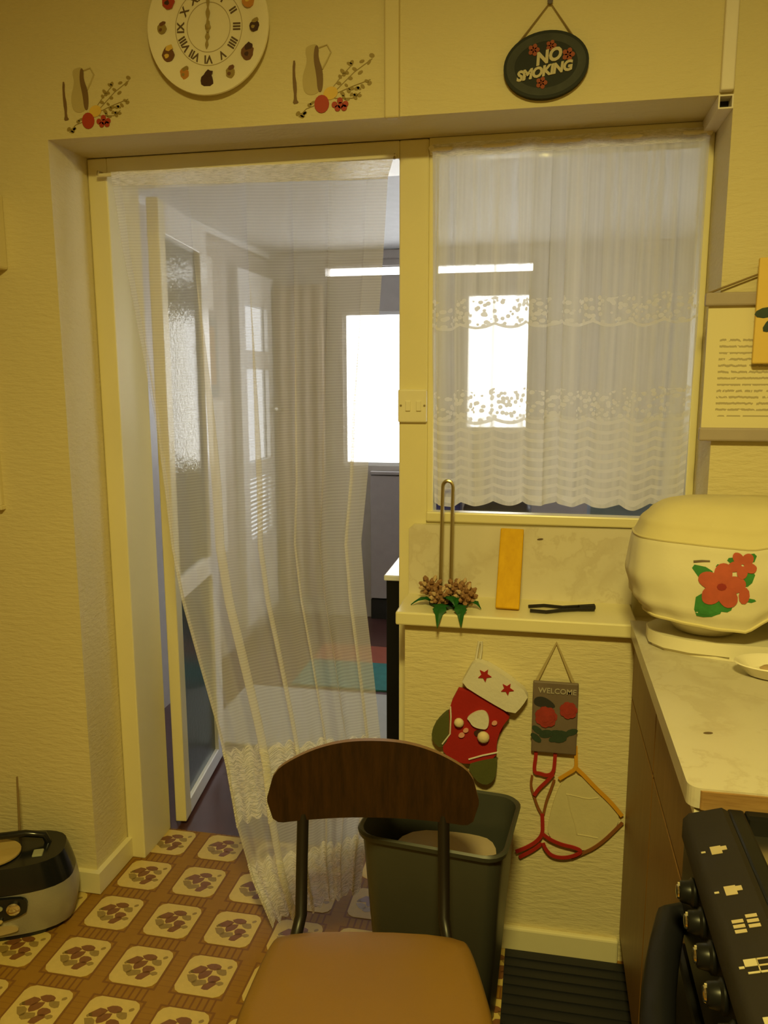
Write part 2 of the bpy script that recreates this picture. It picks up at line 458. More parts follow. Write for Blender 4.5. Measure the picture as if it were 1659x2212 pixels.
def tube(bm, pts, r, seg=10, mi=0, flat=None, up=(0, 0, 1)):
    """Round (or flat: (width, thickness)) bar along a polyline; r may be a list."""
    pts = [Vector(p) for p in pts]; n = len(pts); rings = []
    u0 = None
    for i, p in enumerate(pts):
        t = (pts[min(i + 1, n - 1)] - pts[max(i - 1, 0)]).normalized()
        if u0 is None:
            a = Vector(up)
            if abs(a.dot(t)) > 0.95: a = Vector((1, 0, 0))
            u0 = (a - t * a.dot(t)).normalized()
        else:
            u0 = (u0 - t * u0.dot(t)).normalized()
        w = t.cross(u0)
        if flat:
            A, B = flat[0] / 2, flat[1] / 2
            ring = [bm.verts.new(p + u0 * x + w * y) for x, y in ((A, B), (-A, B), (-A, -B), (A, -B))]
        else:
            rr = r[i] if isinstance(r, (list, tuple)) else r
            ring = [bm.verts.new(p + u0 * rr * math.cos(2 * PI * k / seg) + w * rr * math.sin(2 * PI * k / seg)) for k in range(seg)]
        rings.append(ring)
    k = len(rings[0])
    for a, b in zip(rings, rings[1:]):
        for i in range(k):
            f = bm.faces.new((a[i], a[(i + 1) % k], b[(i + 1) % k], b[i])); f.material_index = mi
    for rr in (rings[0], rings[-1]):
        f = bm.faces.new(rr); f.material_index = mi
    return bm

def tb(*a, **k): return tube(bmesh.new(), *a, **k)

def lathe(bm, prof, cx, cy, z0=0.0, seg=28, mi=0, axis='Z'):
    """prof: (radius, height). axis 'Z' upward, 'Y' towards -Y, 'X' towards -X."""
    rings = []
    for r, h in prof:
        ring = []
        for k in range(seg):
            a, b = r * math.cos(2 * PI * k / seg), r * math.sin(2 * PI * k / seg)
            ring.append(bm.verts.new({'Z': (cx + a, cy + b, z0 + h), 'Y': (cx + a, z0 - h, cy + b), 'X': (z0 - h, cx + a, cy + b)}[axis]))
        rings.append(ring)
    for a, b in zip(rings, rings[1:]):
        for k in range(seg):
            f = bm.faces.new((a[k], a[(k + 1) % seg], b[(k + 1) % seg], b[k])); f.material_index = mi
    for ring in (rings[0], rings[-1]):
        f = bm.faces.new(ring); f.material_index = mi
    return bm

def blob(bm, c, r, mi=0, sub=2):
    q = bmesh.ops.create_icosphere(bm, subdivisions=sub, radius=1.0)
    for v in q['verts']: v.co = Vector((c[0] + v.co.x * r[0], c[1] + v.co.y * r[1], c[2] + v.co.z * r[2]))
    for f in {f for v in q['verts'] for f in v.link_faces}: f.material_index = mi
    return bm

def grid(fn, nu, nv, uv=True):
    bm = bmesh.new(); L = bm.loops.layers.uv.new('UVMap')
    V = [[bm.verts.new(fn(i / nu, j / nv)) for i in range(nu + 1)] for j in range(nv + 1)]
    for j in range(nv):
        for i in range(nu):
            f = bm.faces.new((V[j][i], V[j][i + 1], V[j + 1][i + 1], V[j + 1][i]))
            for lp, (a, b) in zip(f.loops, ((i, j), (i + 1, j), (i + 1, j + 1), (i, j + 1))): lp[L].uv = (a / nu, b / nv)
    return bm

def text_mesh(body, size, depth, shear=0.0, bold=0.0, spacing=1.0):
    cu = bpy.data.curves.new('t', 'FONT'); cu.body = body; cu.size = size; cu.extrude = depth
    cu.align_x = 'CENTER'; cu.align_y = 'CENTER'; cu.shear = shear; cu.offset = bold; cu.resolution_u = 3
    cu.space_character = spacing
    t = bpy.data.objects.new('t', cu); C.objects.link(t)
    dg = bpy.context.evaluated_depsgraph_get()
    me = bpy.data.meshes.new_from_object(t.evaluated_get(dg))
    bm = bmesh.new(); bm.from_mesh(me)
    bpy.data.objects.remove(t); bpy.data.curves.remove(cu); bpy.data.meshes.remove(me)
    return bm

def lines2(pts, Y): return [(a, Y, b) for a, b in pts]

# ================================================================== SETTING
FY = 0.168       # front of the door and window frames
# kitchen walls (thickness to Y = 0.34)
bm = bmesh.new()
box(bm, -2.1, -1.212, 0, 0.34, 0, 2.6)
box(bm, -1.212, 0.364, 0, 0.34, 2.026, 2.6)
box(bm, 0.364, 0.83, 0, 0.34, 0, 2.6)
struct('wall_back', bm, M['wall'], 'cream embossed wallpapered wall around the door and window')
struct('wall_under_window', bx(-0.322, 0.363, 0, 0.34, 0, 0.851), M['wall'], 'cream embossed wall panel under the window shelf')
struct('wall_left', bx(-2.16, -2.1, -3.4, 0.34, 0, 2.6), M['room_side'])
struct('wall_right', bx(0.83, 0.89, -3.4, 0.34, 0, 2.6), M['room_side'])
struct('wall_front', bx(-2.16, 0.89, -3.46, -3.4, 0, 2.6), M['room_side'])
struct('ceiling', bx(-2.16, 0.89, -3.46, 0.34, 2.6, 2.66), M['ceiling'])
fl = struct('floor', bx(-2.16, 0.89, -3.46, 0.338, -0.06, 0), M['floor'], 'brown and cream patterned vinyl floor')

# cream tiles of the vinyl: each a thin raised plate printed with a posy
def tile_bm():
    bm = bmesh.new()
    h = 0.0635; c = 0.020
    oct_ = [(-h + c, -h), (h - c, -h), (h - c * .35, -h + c * .35), (h, -h + c), (h, h - c), (h - c * .35, h - c * .35), (h - c, h), (-h + c, h), (-h + c * .35, h - c * .35), (-h, h - c), (-h, -h + c), (-h + c * .35, -h + c * .35)]
    prism(bm, oct_, 'Z', 0.0, 0.0012)
    rnd = random.Random(3)
    petals = [(-.020, .012, .017, .010, .5, 1), (.006, .026, .014, .009, .2, 1), (.026, .014, .012, .008, -.4, 2), (-.004, .002, .014, .010, .9, 1),
              (.018, -.006, .012, .009, .1, 1), (-.026, -.012, .012, .008, -.7, 2), (-.006, -.020, .014, .008, .3, 2), (.016, -.024, .013, .008, .9, 1),
              (.034, -.016, .007, .005, 0, 2), (-.034, .004, .006, .004, .4, 2), (.038, .030, .005, .003, .8, 2)]
    for x, y, rx, ry, ro, mi in petals:
        prism(bm, ell(x * 1.22, y * 1.22, rx * 1.36, ry * 1.36, 9, ro, 0.22), 'Z', 0.0012, 0.0015, mi)
    return bm
t0 = obj('tile', tile_bm(), [M['tile'], M['tile_brown'], M['tile_olive']], fl, local=True)
first = True
for i in range(-4, 9):
    for j in range(-7, 3):
        x, y = -1.118 + 0.173 * i, -0.078 + 0.172 * j
        if x < -1.25 and y > 0.0: continue
        if x > -0.36 and y > 0.0: continue
        if x > 0.17 or x < -1.85: continue
        o = t0 if first else link(t0.copy())
        first = False
        o.parent = fl; o.location = (x, y, 0)

# skirting
bm = prism(bmesh.new(), [(-2.1, 0.001), (-2.1, -0.018), (-1.195, -0.018), (-1.195, 0.168), (-1.2125, 0.168), (-1.2125, 0.001)], 'Z', 0, 0.066, 0, 0.004)
struct('baseboard_left', bm, M['skirt'], 'cream gloss skirting board by the radio')
struct('baseboard_right', bx(-0.322, 0.222, -0.016, 0.001, 0, 0.064, 0.005), M['skirt'], 'cream gloss skirting board under the window panel')

# boxed strip up the wall beside the clock
struct('trim_1', bx(-0.369, -0.336, -0.016, 0.004, 2.020, 2.6, 0.004), M['wall_smooth'], 'narrow vertical boxed strip on the wall above the door')

# door frame and window frame
d1 = struct('door_1', bx(-1.211, -1.155, FY, 0.34, 0, 2.024, 0.004), M['frame'], 'cream gloss frame of the open doorway')
struct('door_post', bx(-0.368, -0.294, FY, 0.34, 0, 2.024, 0.004), M['frame'], parent=d1)
struct('door_head', bx(-1.156, -0.367, FY, 0.34, 1.982, 2.024, 0.004), M['frame'], parent=d1)
bm = bmesh.new()
box(bm, -0.2945, -0.278, FY + .004, 0.24, 1.084, 1.99, 0.003)
box(bm, 0.345, 0.3635, FY, 0.24, 1.084, 2.024, 0.003)
box(bm, -0.294, 0.346, FY, 0.24, 1.985, 2.0255, 0.003)
box(bm, -0.294, 0.346, FY - .012, 0.196, 1.080, 1.106, 0.004)
w1 = struct('window_1', bm, M['frame'], 'cream gloss frame of the net curtained inner window')
struct('window_pane', bx(-0.28, 0.347, 0.186, 0.191, 1.10, 1.99), M['pane'], parent=w1)
struct('wall_behind_shelf', bx(-0.294, 0.3635, FY, 0.196, 0.851, 1.081), M['frame'])

# ---- back room
YB = 2.75
bm = bmesh.new()
x0, x1 = -1.62, 1.3
zt = 2.17
for a in ((x0, x1, 0, .935), (x0, -1.27, .935, zt), (-1.27, x1, 2.085, zt), (-.62, -.456, .935, 2.03), (-1.27, -1.17, .935, 2.03), (-1.17, -.62, 1.83, 2.03), (-.456, -.084, .935, 1.15), (-.456, -.084, 1.925, 2.03), (-.084, x1, .935, 2.03), (-.084, x1, 2.03, 2.085)):
    box(bm, a[0], a[1], YB, YB + .12, a[2], a[3])
struct('wall_far', bm, M['backwall'], 'grey far wall of the back room with bright windows')
bm = bx(x0 - .012, x0, .34, 2.18, 0, zt); box(bm, x0 - .012, x0, 2.70, YB + .12, 0, zt); box(bm, x0 - .012, x0, 2.18, 2.70, 2.0, zt); box(bm, x0 - .012, x0, 2.18, 2.70, 0, .1)
struct('wall_far_left', bm, M['backwall'])
bm = bx(x1, x1 + .08, .34, 1.0, 0, zt); box(bm, x1, x1 + .08, 2.2, YB + .12, 0, zt); box(bm, x1, x1 + .08, 1.0, 2.2, 0, .95); box(bm, x1, x1 + .08, 1.0, 2.2, 1.95, zt)  # right wall with an opening for the added side window
struct('wall_far_right', bm, M['backwall'])
bm = bx(x1 + .01, x1 + .07, .99, 1.03, .95, 1.95); box(bm, x1 + .01, x1 + .07, 2.17, 2.21, .95, 1.95); box(bm, x1 + .01, x1 + .07, 1.03, 2.17, .94, .98); box(bm, x1 + .01, x1 + .07, 1.03, 2.17, 1.92, 1.96)
w5 = struct('window_5', bm, M['white'])  # unseen side window, added to bring more daylight into the back room
struct('window_pane', bx(x1 + .035, x1 + .04, 1.03, 2.17, .98, 1.92), M['pane'], parent=w5)
bm = bmesh.new(); box(bm, x0 - .08, -1.212, .34, .36, 0, zt); box(bm, .364, x1 + .08, .34, .36, 0, zt); box(bm, -1.212, .364, .34, .36, 2.026, zt); box(bm, -.322, .364, .34, .36, 0, .851)
struct('wall_far_near_side', bm, M['backwall'])
struct('ceiling_far', bx(x0 - .08, x1 + .08, .36, YB + .12, zt, zt + .06), M['backceil'], 'pale textured ceiling of the back room')
struct('floor_far', bx(x0 - .08, x1 + .08, .338, YB + .12, -.06, -.002), M['backfloor'], 'dark red floor of the back room')
struct('trim_2', bx(x0, x1, YB - .03, YB + .001, zt - .05, zt - .001, .006), M['backwall'])
struct('trim_3', bx(x0, x0 + .025, .36, YB, zt - .035, zt - .001, .004), M['white'], 'pale coving along the left side of the back room')
# grey boarding under the far window
lp = struct('trim_4', bx(x0 + .62, x1 - .3, YB - .035, YB - .001, .13, .88, .002), M['lowpanel'], 'grey brown boarding below the far window')
struct('capping_board', bx(x0 + .62, x1 - .3, YB - .045, YB - .001, .886, .905, .003), M['lowpanel'], parent=lp)
struct('plinth', bx(x0 + .62, x1 - .3, YB - .03, YB - .001, 0, .12), M['darkgap'], parent=lp)

def exterior_window(n, x0, x1, z0, z1, label):
    bm = bmesh.new(); f = .018
    box(bm, x0, x0 + f, YB + .02, YB + .09, z0, z1); box(bm, x1 - f, x1, YB + .02, YB + .09, z0, z1)
    box(bm, x0 + f, x1 - f, YB + .02, YB + .09, z0, z0 + f); box(bm, x0 + f, x1 - f, YB + .02, YB + .09, z1 - f, z1)
    w = struct('window_%d' % n, bm, M['white'], label)
    struct('window_pane', bx(x0 + f, x1 - f, YB + .05, YB + .055, z0 + f, z1 - f), M['pane'], parent=w)
exterior_window(2, -1.17, -.62, .935, 1.83, 'bright white window seen past the door curtain edge')
exterior_window(3, -.456, -.084, 1.15, 1.925, 'bright window seen through the kitchen window net')
bm = bx(-1.27, -.084, YB + .03, YB + .06, 2.03, 2.036); box(bm, -1.27, -.084, YB + .03, YB + .06, 2.079, 2.085)
w4 = struct('window_4', bm, M['white'], 'long narrow bright fanlight strip near the back room ceiling')
struct('window_pane', bx(-1.27, -.084, YB + .043, YB + .047, 2.036, 2.079), M['pane'], parent=w4)

# white glazed door in the left side of the back room
bm = bmesh.new(); X = x0
for y0_, y1_, z0_, z1_ in ((2.16, 2.25, .08, 2.02), (2.60, 2.72, .08, 2.02), (2.25, 2.60, 1.50, 1.60), (2.25, 2.60, .90, .99), (2.25, 2.60, .44, .56), (2.25, 2.60, .08, .2), (2.25, 2.60, 1.84, 2.02)):
    box(bm, X, X + .045, y0_, y1_, z0_, z1_, .004)
d2 = struct('door_2', bm, M['white'], 'white glazed side door in the back room')
for z0_, z1_ in ((1.60, 1.84), (.99, 1.50), (.56, .90), (.20, .44)):
    struct('door_pane' if z0_ > .5 else 'kick_panel', bx(X + .012, X + .022, 2.25, 2.60, z0_, z1_), M['pane_grey' if z0_ > .5 else 'white'], parent=d2)
for k in range(14): struct('blind_slat', bx(X + .028, X + .034, 2.25, 2.60, .565 + .024 * k, .578 + .024 * k), M['white'], parent=d2)
bmh = tb([(X + .04, 2.66, 1.27), (X + .10, 2.66, 1.27), (X + .10, 2.56, 1.275)], .010, 8)
struct('door_handle', bmh, M['steel'], parent=d2)

# ================================================================== open inner door with rippled glass
HX, HY = -1.148, 0.362
ang = math.radians(90 + 8.0)
dr = thing('open_door', 'cream framed glass door standing open into the back room beside the long net curtain', 'door', (HX, HY, 0.012), ang)
# local: x along the leaf, y towards the hinge side (-y faces the doorway), z up
L = 0.50
def dbox(a, b, z0, z1, y0=-.036, y1=0.0, bev=.003): return bx(a, b, y0, y1, z0, z1, bev)
obj('hinge_stile', dbox(0, .055, 0, 1.955), M['frame'], dr, True)
obj('lock_stile', dbox(L - .085, L, 0, 1.955), M['white'], dr, True)
obj('bottom_rail', dbox(.055, L - .085, 0, .052), M['white'], dr, True)
obj('middle_rail', dbox(.055, L - .085, .735, .80), M['white'], dr, True)
obj('top_rail', dbox(.055, L - .085, 1.86, 1.955), M['white'], dr, True)
obj('upper_glass', bx(.055, L - .085, -.022, -.016, .80, 1.86), M['frosted'], dr, True)
obj('lower_glass', bx(.055, L - .085, -.022, -.016, .052, .735), M['frosted'], dr, True)

# papers pinned along the left side of the back room
def pinned(name, label, cat, y0, y1, z0, z1, mat, extra=None, grp='papers pinned up in the back room'):
    o = obj(name, bx(x0 - .001, x0 + .006, y0, y1, z0, z1), mat, loc=(x0, (y0 + y1) / 2, z0))
    tag(o, label, cat, grp)
    if extra:
        for e in extra: obj(e[0], bx(x0 + .006, x0 + .008, *e[1]), e[2], o)
    return o
pinned('paper_sheet', 'blank white sheet pinned high behind the door curtain', 'paper', 1.66, 1.92, 1.78, 2.03, M['paper'])
pinned('photo_poster', 'grey and tan picture pinned under the white sheet', 'poster', 1.72, 1.96, 1.36, 1.74, M['photo_grey'],
       [('printed_figure', (1.80, 1.92, 1.42, 1.70), M['photo_tan'])])
pinned('tall_chart', 'tall plain pale chart pinned below the grey picture', 'chart', 1.72, 2.00, .55, 1.34, M['paper'])
# tan drape between the side door and the far window
def tan_fn(u, v):
    return (-1.56 + .30 * u, YB - .085 + .02 * math.sin(u * 2 * PI * 4), 1.98 - 1.85 * v)
tag(obj('tan_drape', grid(tan_fn, 48, 4), M['tan_curtain'], smooth=True), 'tan drape hanging in the back room corner left of the bright window', 'curtain')

# ---- back room: black cabinet with a white top, and things on it
bc = thing('black_cabinet', 'black freestanding cabinet with a white top just beyond the doorway', 'cabinet', (-.18, .66, -.002))
obj('body', bx(-.462, .12, .47, .86, .03, .835, .004), M['black_matt'], bc)
obj('top', bx(-.468, .126, .462, .868, .835, .852, .003), M['white'], bc)
obj('plinth', bx(-.45, .11, .49, .85, -.002, .03), M['darkgap'], bc)
o = thing('blue_jerrycan', 'tall royal blue container behind the left end of the window net', 'container', (-.285, .58, .852))
obj('body', bx(-.325, -.245, .54, .62, .852, 1.30, .012), M['blue'], o)
obj('neck', lathe(bmesh.new(), [(.018, 0), (.018, .03), (.022, .03), (.022, .05)], -.285, .58, 1.30), M['navy'], o)
o = thing('navy_bag', 'dark navy bag slumped behind the window beside the blue container', 'bag', (-.13, .60, .852))
obj('body', bx(-.235, -.03, .52, .68, .852, 1.085, .03, seg=3), M['navy'], o, smooth=True)
obj('handle', tb([(-.18, .60, 1.07), (-.17, .60, 1.11), (-.10, .60, 1.11), (-.09, .60, 1.07)], .008), M['blue'], o)
gt = thing('grey_table', 'grey blue topped side table behind the kitchen window', 'table', (.36, .75, -.002))
obj('table_top', bx(.14, .62, .5, 1.1, .84, .87, .004), M['lowpanel'], gt)
for a in (.17, .57):
    for b in (.53, 1.05): obj('leg', bx(a, a + .03, b, b + .03, -.002, .84), M['lowpanel'], gt)
o = thing('blue_grey_carton', 'pale blue grey carton showing under the window net hem', 'box', (.27, .65, .87))
obj('body', bx(.145, .40, .56, .74, .87, 1.065), M['bluegrey'], o)
obj('flap', bx(.145, .40, .56, .565, 1.065, 1.09), M['bluegrey'], o)

# rugs on the back room floor
o = tag(obj('woven_rug', bx(-1.15, -.35, 1.60, 1.95, -.002, .006), M['teal'], loc=(-.75, 1.8, -.002)), 'teal woven rug with a terracotta border on the dark floor', 'rug')
obj('border', bx(-1.15, -.35, 1.951, 2.2, -.002, .006), M['terracotta'], o)
tag(obj('pale_mat', bx(-1.35, -.5, .95, 1.55, -.002, .006), M['pale_mat'], loc=(-.9, 1.2, -.002)), 'pale grey mat on the back room floor behind the net curtain', 'mat')

# ================================================================== long net curtain over the doorway
ROWS = [(-1.123, 1.979, -0.376, 1.971, 0.135), (-1.121, 1.947, -0.390, 1.929, 0.135), (-1.106, 1.796, -0.399, 1.783, 0.135), (-1.069, 1.569, -0.413, 1.583, 0.130),
        (-1.035, 1.348, -0.431, 1.376, 0.125), (-1.014, 1.148, -0.440, 1.199, 0.120), (-0.997, 0.996, -0.456, 1.029, 0.110), (-0.962, 0.846, -0.442, 0.886, 0.090),
        (-0.902, 0.675, -0.420, 0.759, 0.060), (-0.848, 0.532, -0.396, 0.596, 0.030), (-0.815, 0.424, -0.382, 0.505, 0.010), (-0.779, 0.267, -0.399, 0.376, -0.015),
        (-0.730, 0.132, -0.417, 0.256, -0.035), (-0.670, 0.012, -0.427, 0.143, -0.050)]
VR = [(ROWS[0][1] - r[1]) / (ROWS[0][1] - ROWS[-1][1]) for r in ROWS]
def row_at(v):
    for k in range(len(VR) - 1):
        if v <= VR[k + 1] or k == len(VR) - 2:
            t = (v - VR[k]) / (VR[k + 1] - VR[k]); t = max(0, min(1, t))
            return [a + (b - a) * t for a, b in zip(ROWS[k], ROWS[k + 1])]
PLEATS = [(.035, .016, .020), (.29, .038, .062), (.50, .028, .040), (.67, .014, .018), (.80, .012, .014), (.93, .020, .026)]
def door_net(u, v, off=0.0):
    r = row_at(v)
    fold = min(1.0, 0.15 + 2.2 * v)
    uu = u; yp = 0.0
    for c, w, A in PLEATS:
        t = (u - c) / w
        e = math.exp(-t * t)
        uu -= A * fold * 1.6 * t * e
        yp -= .020 * e * fold
    uu = min(1.0, max(0.0, uu))
    y = r[4] - off + fold * (.010 * math.cos(2 * PI * 4.5 * u + 0.6) + .003 * math.sin(2 * PI * 11 * u + 3 * v)) + yp
    return (r[0] + (r[2] - r[0]) * uu, y, r[1] + (r[3] - r[1]) * uu + .0 * v)
def band(v0, v1, off=0.0, nu=420, nv=60, sc0=0.0, sc1=0.0):
    def fn(u, v):
        a = v0 - sc0 * abs(math.sin(PI * 15 * u)); b = v1 + sc1 * abs(math.sin(PI * 15 * u))
        return door_net(u, a + (b - a) * v, off)
    return grid(fn, nu, nv)
dc = thing('door_net_curtain', 'long white net curtain swept across the open doorway', 'curtain', (-.76, .135, 1.979))
bmn = band(0.016, 0.985, nv=110)
# the gap left of the real fabric: lace bands are sewn over the sheer
obj('sheer_panel', bmn, M['net_door'], dc, smooth=True)
obj('heading', band(0.0, 0.018, 0.004, nv=3), M['lace_door'], dc, smooth=True)
obj('lace_trim', band(0.775, 0.862, 0.003, nv=16, sc0=.008, sc1=.008), M['lace_door'], dc, smooth=True)
obj('lace_trim', band(0.925, 0.994, 0.003, nv=12, sc0=.008, sc1=.006), M['lace_door'], dc, smooth=True)
rod = thing('curtain_wire', 'thin cream curtain wire across the top of the doorway', 'curtain wire', (-.77, .15, 1.98))
obj('wire', tb([(-1.172, .15, 1.9765), (-.372, .15, 1.983)], .005, 8), M['plastic_cream'], rod)
for xx in (-1.168, -.376): obj('hook', tb([(xx, .169, 1.986), (xx, .148, 1.986), (xx, .146, 1.975)], .003, 6), M['brass'], rod)

# ================================================================== lace net at the window
def win_net(u, v):
    k = 0.35 + .65 * min(1, v * 3)
    k2 = k * (1 - .45 * v)
    ph = 2 * PI * (13 * u + .35 * math.sin(2 * PI * 1.7 * u) + .2 * math.sin(2 * PI * 4.1 * u + .7))
    am = .6 + .4 * math.sin(2 * PI * 2.3 * u + 1.1)
    uu = u + .012 * am * math.sin(ph) * k2 + .005 * math.sin(2 * PI * 4.3 * u)
    x = -.286 + .634 * uu
    if v > .5: x += (v - .5) * .02 * (.5 - u) * 2
    zb = 1.130 + .012 * math.sin(PI * u) + .03 * max(0, u - .82) / .18 - (.012 * abs(math.sin(8 * PI * u)) if v > .999 else 0)
    z0 = 1.993 + .004 * u
    y = .155 + .006 * am * math.cos(ph) * k2 + .004 * math.sin(2 * PI * 4.3 * u + 1)
    return (x, y, z0 + (zb - z0) * v)
wc = thing('window_net_curtain', 'short white lace net with scalloped hem at the kitchen window', 'curtain', (.03, .155, 1.99))
obj('net_panel', grid(win_net, 330, 64), M['net_window'], wc, smooth=True)
def win_head(u, v):
    p = win_net(u, v * .03); return (p[0], p[1] - .005, p[2] + .012 - .006 * v)
obj('heading', grid(win_head, 200, 3), M['lace_door'], wc, smooth=True)
rod = thing('curtain_rail', 'slim cream rail carrying the window lace net', 'curtain rail', (.03, .155, 1.99))
obj('rail', tb([(-.288, .155, 1.9935), (.350, .155, 1.9985)], .005, 8), M['plastic_cream'], rod)
for xx in (-.286, .348): obj('end_cap', tb([(xx, .172, 1.996), (xx, .150, 1.996)], .007, 8), M['plastic_cream'], rod)

# ================================================================== shelf and splashback
sh = obj('shelf', bx(-.342, .228, -.024, .168, .853, .886, .004), M['frame'], loc=(-.05, .07, .853))
tag(sh, 'cream window shelf board holding the wire ornament, yellow block and tongs', 'shelf')
up = obj('splashback', prism(bmesh.new(), [(-.338, .886), (.23, .886), (.23, 1.077), (-.325, 1.072), (-.338, 1.06)], 'Y', .150, .167), M['marble'], loc=(-.05, .16, .886))
tag(up, 'cream marble effect upstand panel behind the shelf under the window', 'splashback')
obj('dark_nick', prism(bmesh.new(), ell(.0, 1.045, .008, .0025, 10, .15), 'Y', .1492, .1502), M['ink'], up)

# double light switch on the post
sw = thing('light_switch', 'ivory double light switch plate on the door post', 'switch', (-.331, FY, 1.378))
obj('plate', bx(-.369, -.294, FY - .012, FY + .001, 1.337, 1.421, .004), M['plastic_cream'], sw)
for xx in (-.349, -.321): obj('rocker', bx(xx - .0, xx + .013, FY - .0165, FY - .010, 1.366, 1.392, .002), M['plastic_cream'], sw)
for xx in (-.361, -.300): obj('screw', lathe(bmesh.new(), [(.0028, 0), (.0028, .0012)], xx, 1.380, FY - .012, 10, axis='Y'), M['brass'], sw)

# ================================================================== ornament: brass wire loop with cones and leaves
om = thing('wire_ornament', 'tall narrow brass wire loop with pine cones and green leaves at its foot', 'ornament', (-.232, .075, .886))
pts = [(-.245, .085, .89)] + [(-.245, .11, 1.165)]
arc = [(-.232 - .013 * math.cos(t), .112, 1.178 + .016 * math.sin(t)) for t in [PI * i / 8 for i in range(9)]]
obj('wire_loop', tb([(-.245, .080, .892), (-.245, .112, 1.17)] + arc + [(-.219, .112, 1.17), (-.219, .080, .892)], .0048, 8), M['brass'], om, smooth=True)
obj('candle_cup', lathe(bmesh.new(), [(.004, 0), (.015, .004), (.017, .012), (.014, .012), (.010, .006)], -.232, .06, .897, 16), M['brass'], om, smooth=True)
rc = random.Random(5)
def cone(cx, cy, cz, r):
    bm = bmesh.new()
    blob(bm, (cx, cy, cz), (r * .7, r * .7, r * .7), 0, 1)
    for k in range(26):
        ph = k * 2.4; t = -0.9 + 1.8 * k / 25; rr = math.sqrt(max(.05, 1 - t * t))
        d = Vector((math.cos(ph) * rr, math.sin(ph) * rr, t * .8)).normalized()
        p = Vector((cx, cy, cz)) + d * r * .62
        q = Vector((cx, cy, cz)) + d * r * 1.15 + Vector((0, 0, r * .12))
        tube(bm, [p, (p + q) / 2, q], [r * .14, r * .24, r * .10], 5, 1 if k % 4 == 0 else 0)
    return bm
for c in ((-.268, .075, .925, .028), (-.240, .035, .912, .025), (-.205, .06, .928, .024), (-.178, .045, .916, .028), (-.192, .090, .922, .024)):
    obj('pine_cone', cone(*c), [M['cone'], M['cone_tip']], om)
def leaf(base, d, ln, wd, droop, mi=0):
    """pointed lobed leaf bending over"""
    bm = bmesh.new()
    d = Vector(d).normalized(); side = d.cross(Vector((0, 0, 1))).normalized()
    prof = [(0, .12), (.15, .55), (.3, 1.0), (.42, .6), (.55, .8), (.7, .42), (.85, .22), (1, .01)]
    rows = []
    for t, w in prof:
        p = Vector(base) + d * ln * t + Vector((0, 0, .012 * math.sin(PI * t) - droop * t * t))
        rows.append([bm.verts.new(p - side * wd * w + Vector((0, 0, -.003))), bm.verts.new(p), bm.verts.new(p + side * wd * w + Vector((0, 0, -.003)))])
    for a, b in zip(rows, rows[1:]):
        bm.faces.new((a[0], a[1], b[1], b[0])); bm.faces.new((a[1], a[2], b[2], b[1]))
    bmesh.ops.solidify(bm, geom=bm.faces[:], thickness=.0015)
    return bm
for b, d, ln, w, dr_ in (((-.255, .05, .898), (-1, -.25, 0), .06, .020, .008), ((-.232, .02, .899), (-.05, -1, 0), .068, .022, .040), ((-.190, .02, .899), (.18, -1, 0), .064, .020, .036),
                         ((-.225, .03, .912), (.6, -.8, 0), .045, .018, .006), ((-.205, .05, .905), (.2, -1, 0), .05, .020, .004), ((-.168, .04, .898), (1, -.5, 0), .035, .015, .006)):
    obj('leaf', leaf(b, d, ln, w, dr_), M['leaf'], om)
bm = bmesh.new()
lathe(bm, [(.05, 0), (.05, .006), (.03, .01)], -.222, .07, .886, 20)
obj('base_pad', bm, M['leafdark'], om)

# yellow block leaning on the splashback
bm = bx(-.029, .029, -.009, .009, 0, .205, .003)
a = math.atan2(.105, .20)
bm.transform(Matrix.Translation((-.074, .040, .8895)) @ Matrix.Rotation(-a, 4, 'X') @ Matrix.Rotation(.02, 4, 'Y'))
tag(obj('wooden_block', bm, M['block'], loc=(-.074, .04, .886)), 'narrow bright yellow wooden block leaning upright against the splashback', 'block')

# black tongs
tg = thing('tongs', 'slim black metal tongs lying on the shelf beside the yellow block', 'tongs', (.06, .06, .886))
tp_ = [(-0.0229, 0.0637), (0.0142, 0.0791), (0.0589, 0.0712), (0.0983, 0.0870), (0.1369, 0.1027)]
tq_ = [(-0.0188, 0.0280), (0.0197, 0.0236), (0.0584, 0.0469), (0.0973, 0.0624), (0.1350, 0.0697)]
obj('arm', tb([(x, y, .892) for x, y in tp_], .0045, 6, flat=None), M['iron'], tg, smooth=True)
obj('arm', tb([(x, y, .892) for x, y in tq_], .0045, 6), M['iron'], tg, smooth=True)
obj('grip', tb([((tp_[3][0]), (tp_[3][1] + tq_[3][1]) / 2, .893), (tp_[4][0], (tp_[4][1] + tq_[4][1]) / 2, .893)], .0065, 8), M['iron'], tg, smooth=True)

# ================================================================== clock
cl = thing('wall_clock', 'round cream plate clock with printed fruit around its rim, high on the wall', 'clock', (-.777, 0, 2.239))
CX, CZ = -.777, 2.239
obj('plate', lathe(bmesh.new(), [(.120, 0.001), (.138, .012), (.147, .020), (.146, .024), (.140, .024), (.105, .017), (.098, .015), (.001, .015)], CX, CZ, 0, 64, axis='Y'), M['ceramic'], cl, smooth=True)
def ring(r0, r1, y0, y1, n=64):
    bm = bmesh.new()
    for k in range(n):
        a, b = 2 * PI * k / n, 2 * PI * (k + 1) / n
        q = [(CX + r * math.cos(t), CZ + r * math.sin(t)) for r, t in ((r0, a), (r1, a), (r1, b), (r0, b))]
        f = bm.faces.new([bm.verts.new((x, y0, z)) for x, z in q])
    bmesh.ops.remove_doubles(bm, verts=bm.verts[:], dist=1e-6)
    return bm
obj('dial_ring', ring(.0515, .0530, -.0155, 0), M['ring'], cl)
obj('dial_ring', ring(.0800, .0815, -.0155, 0), M['ring'], cl)
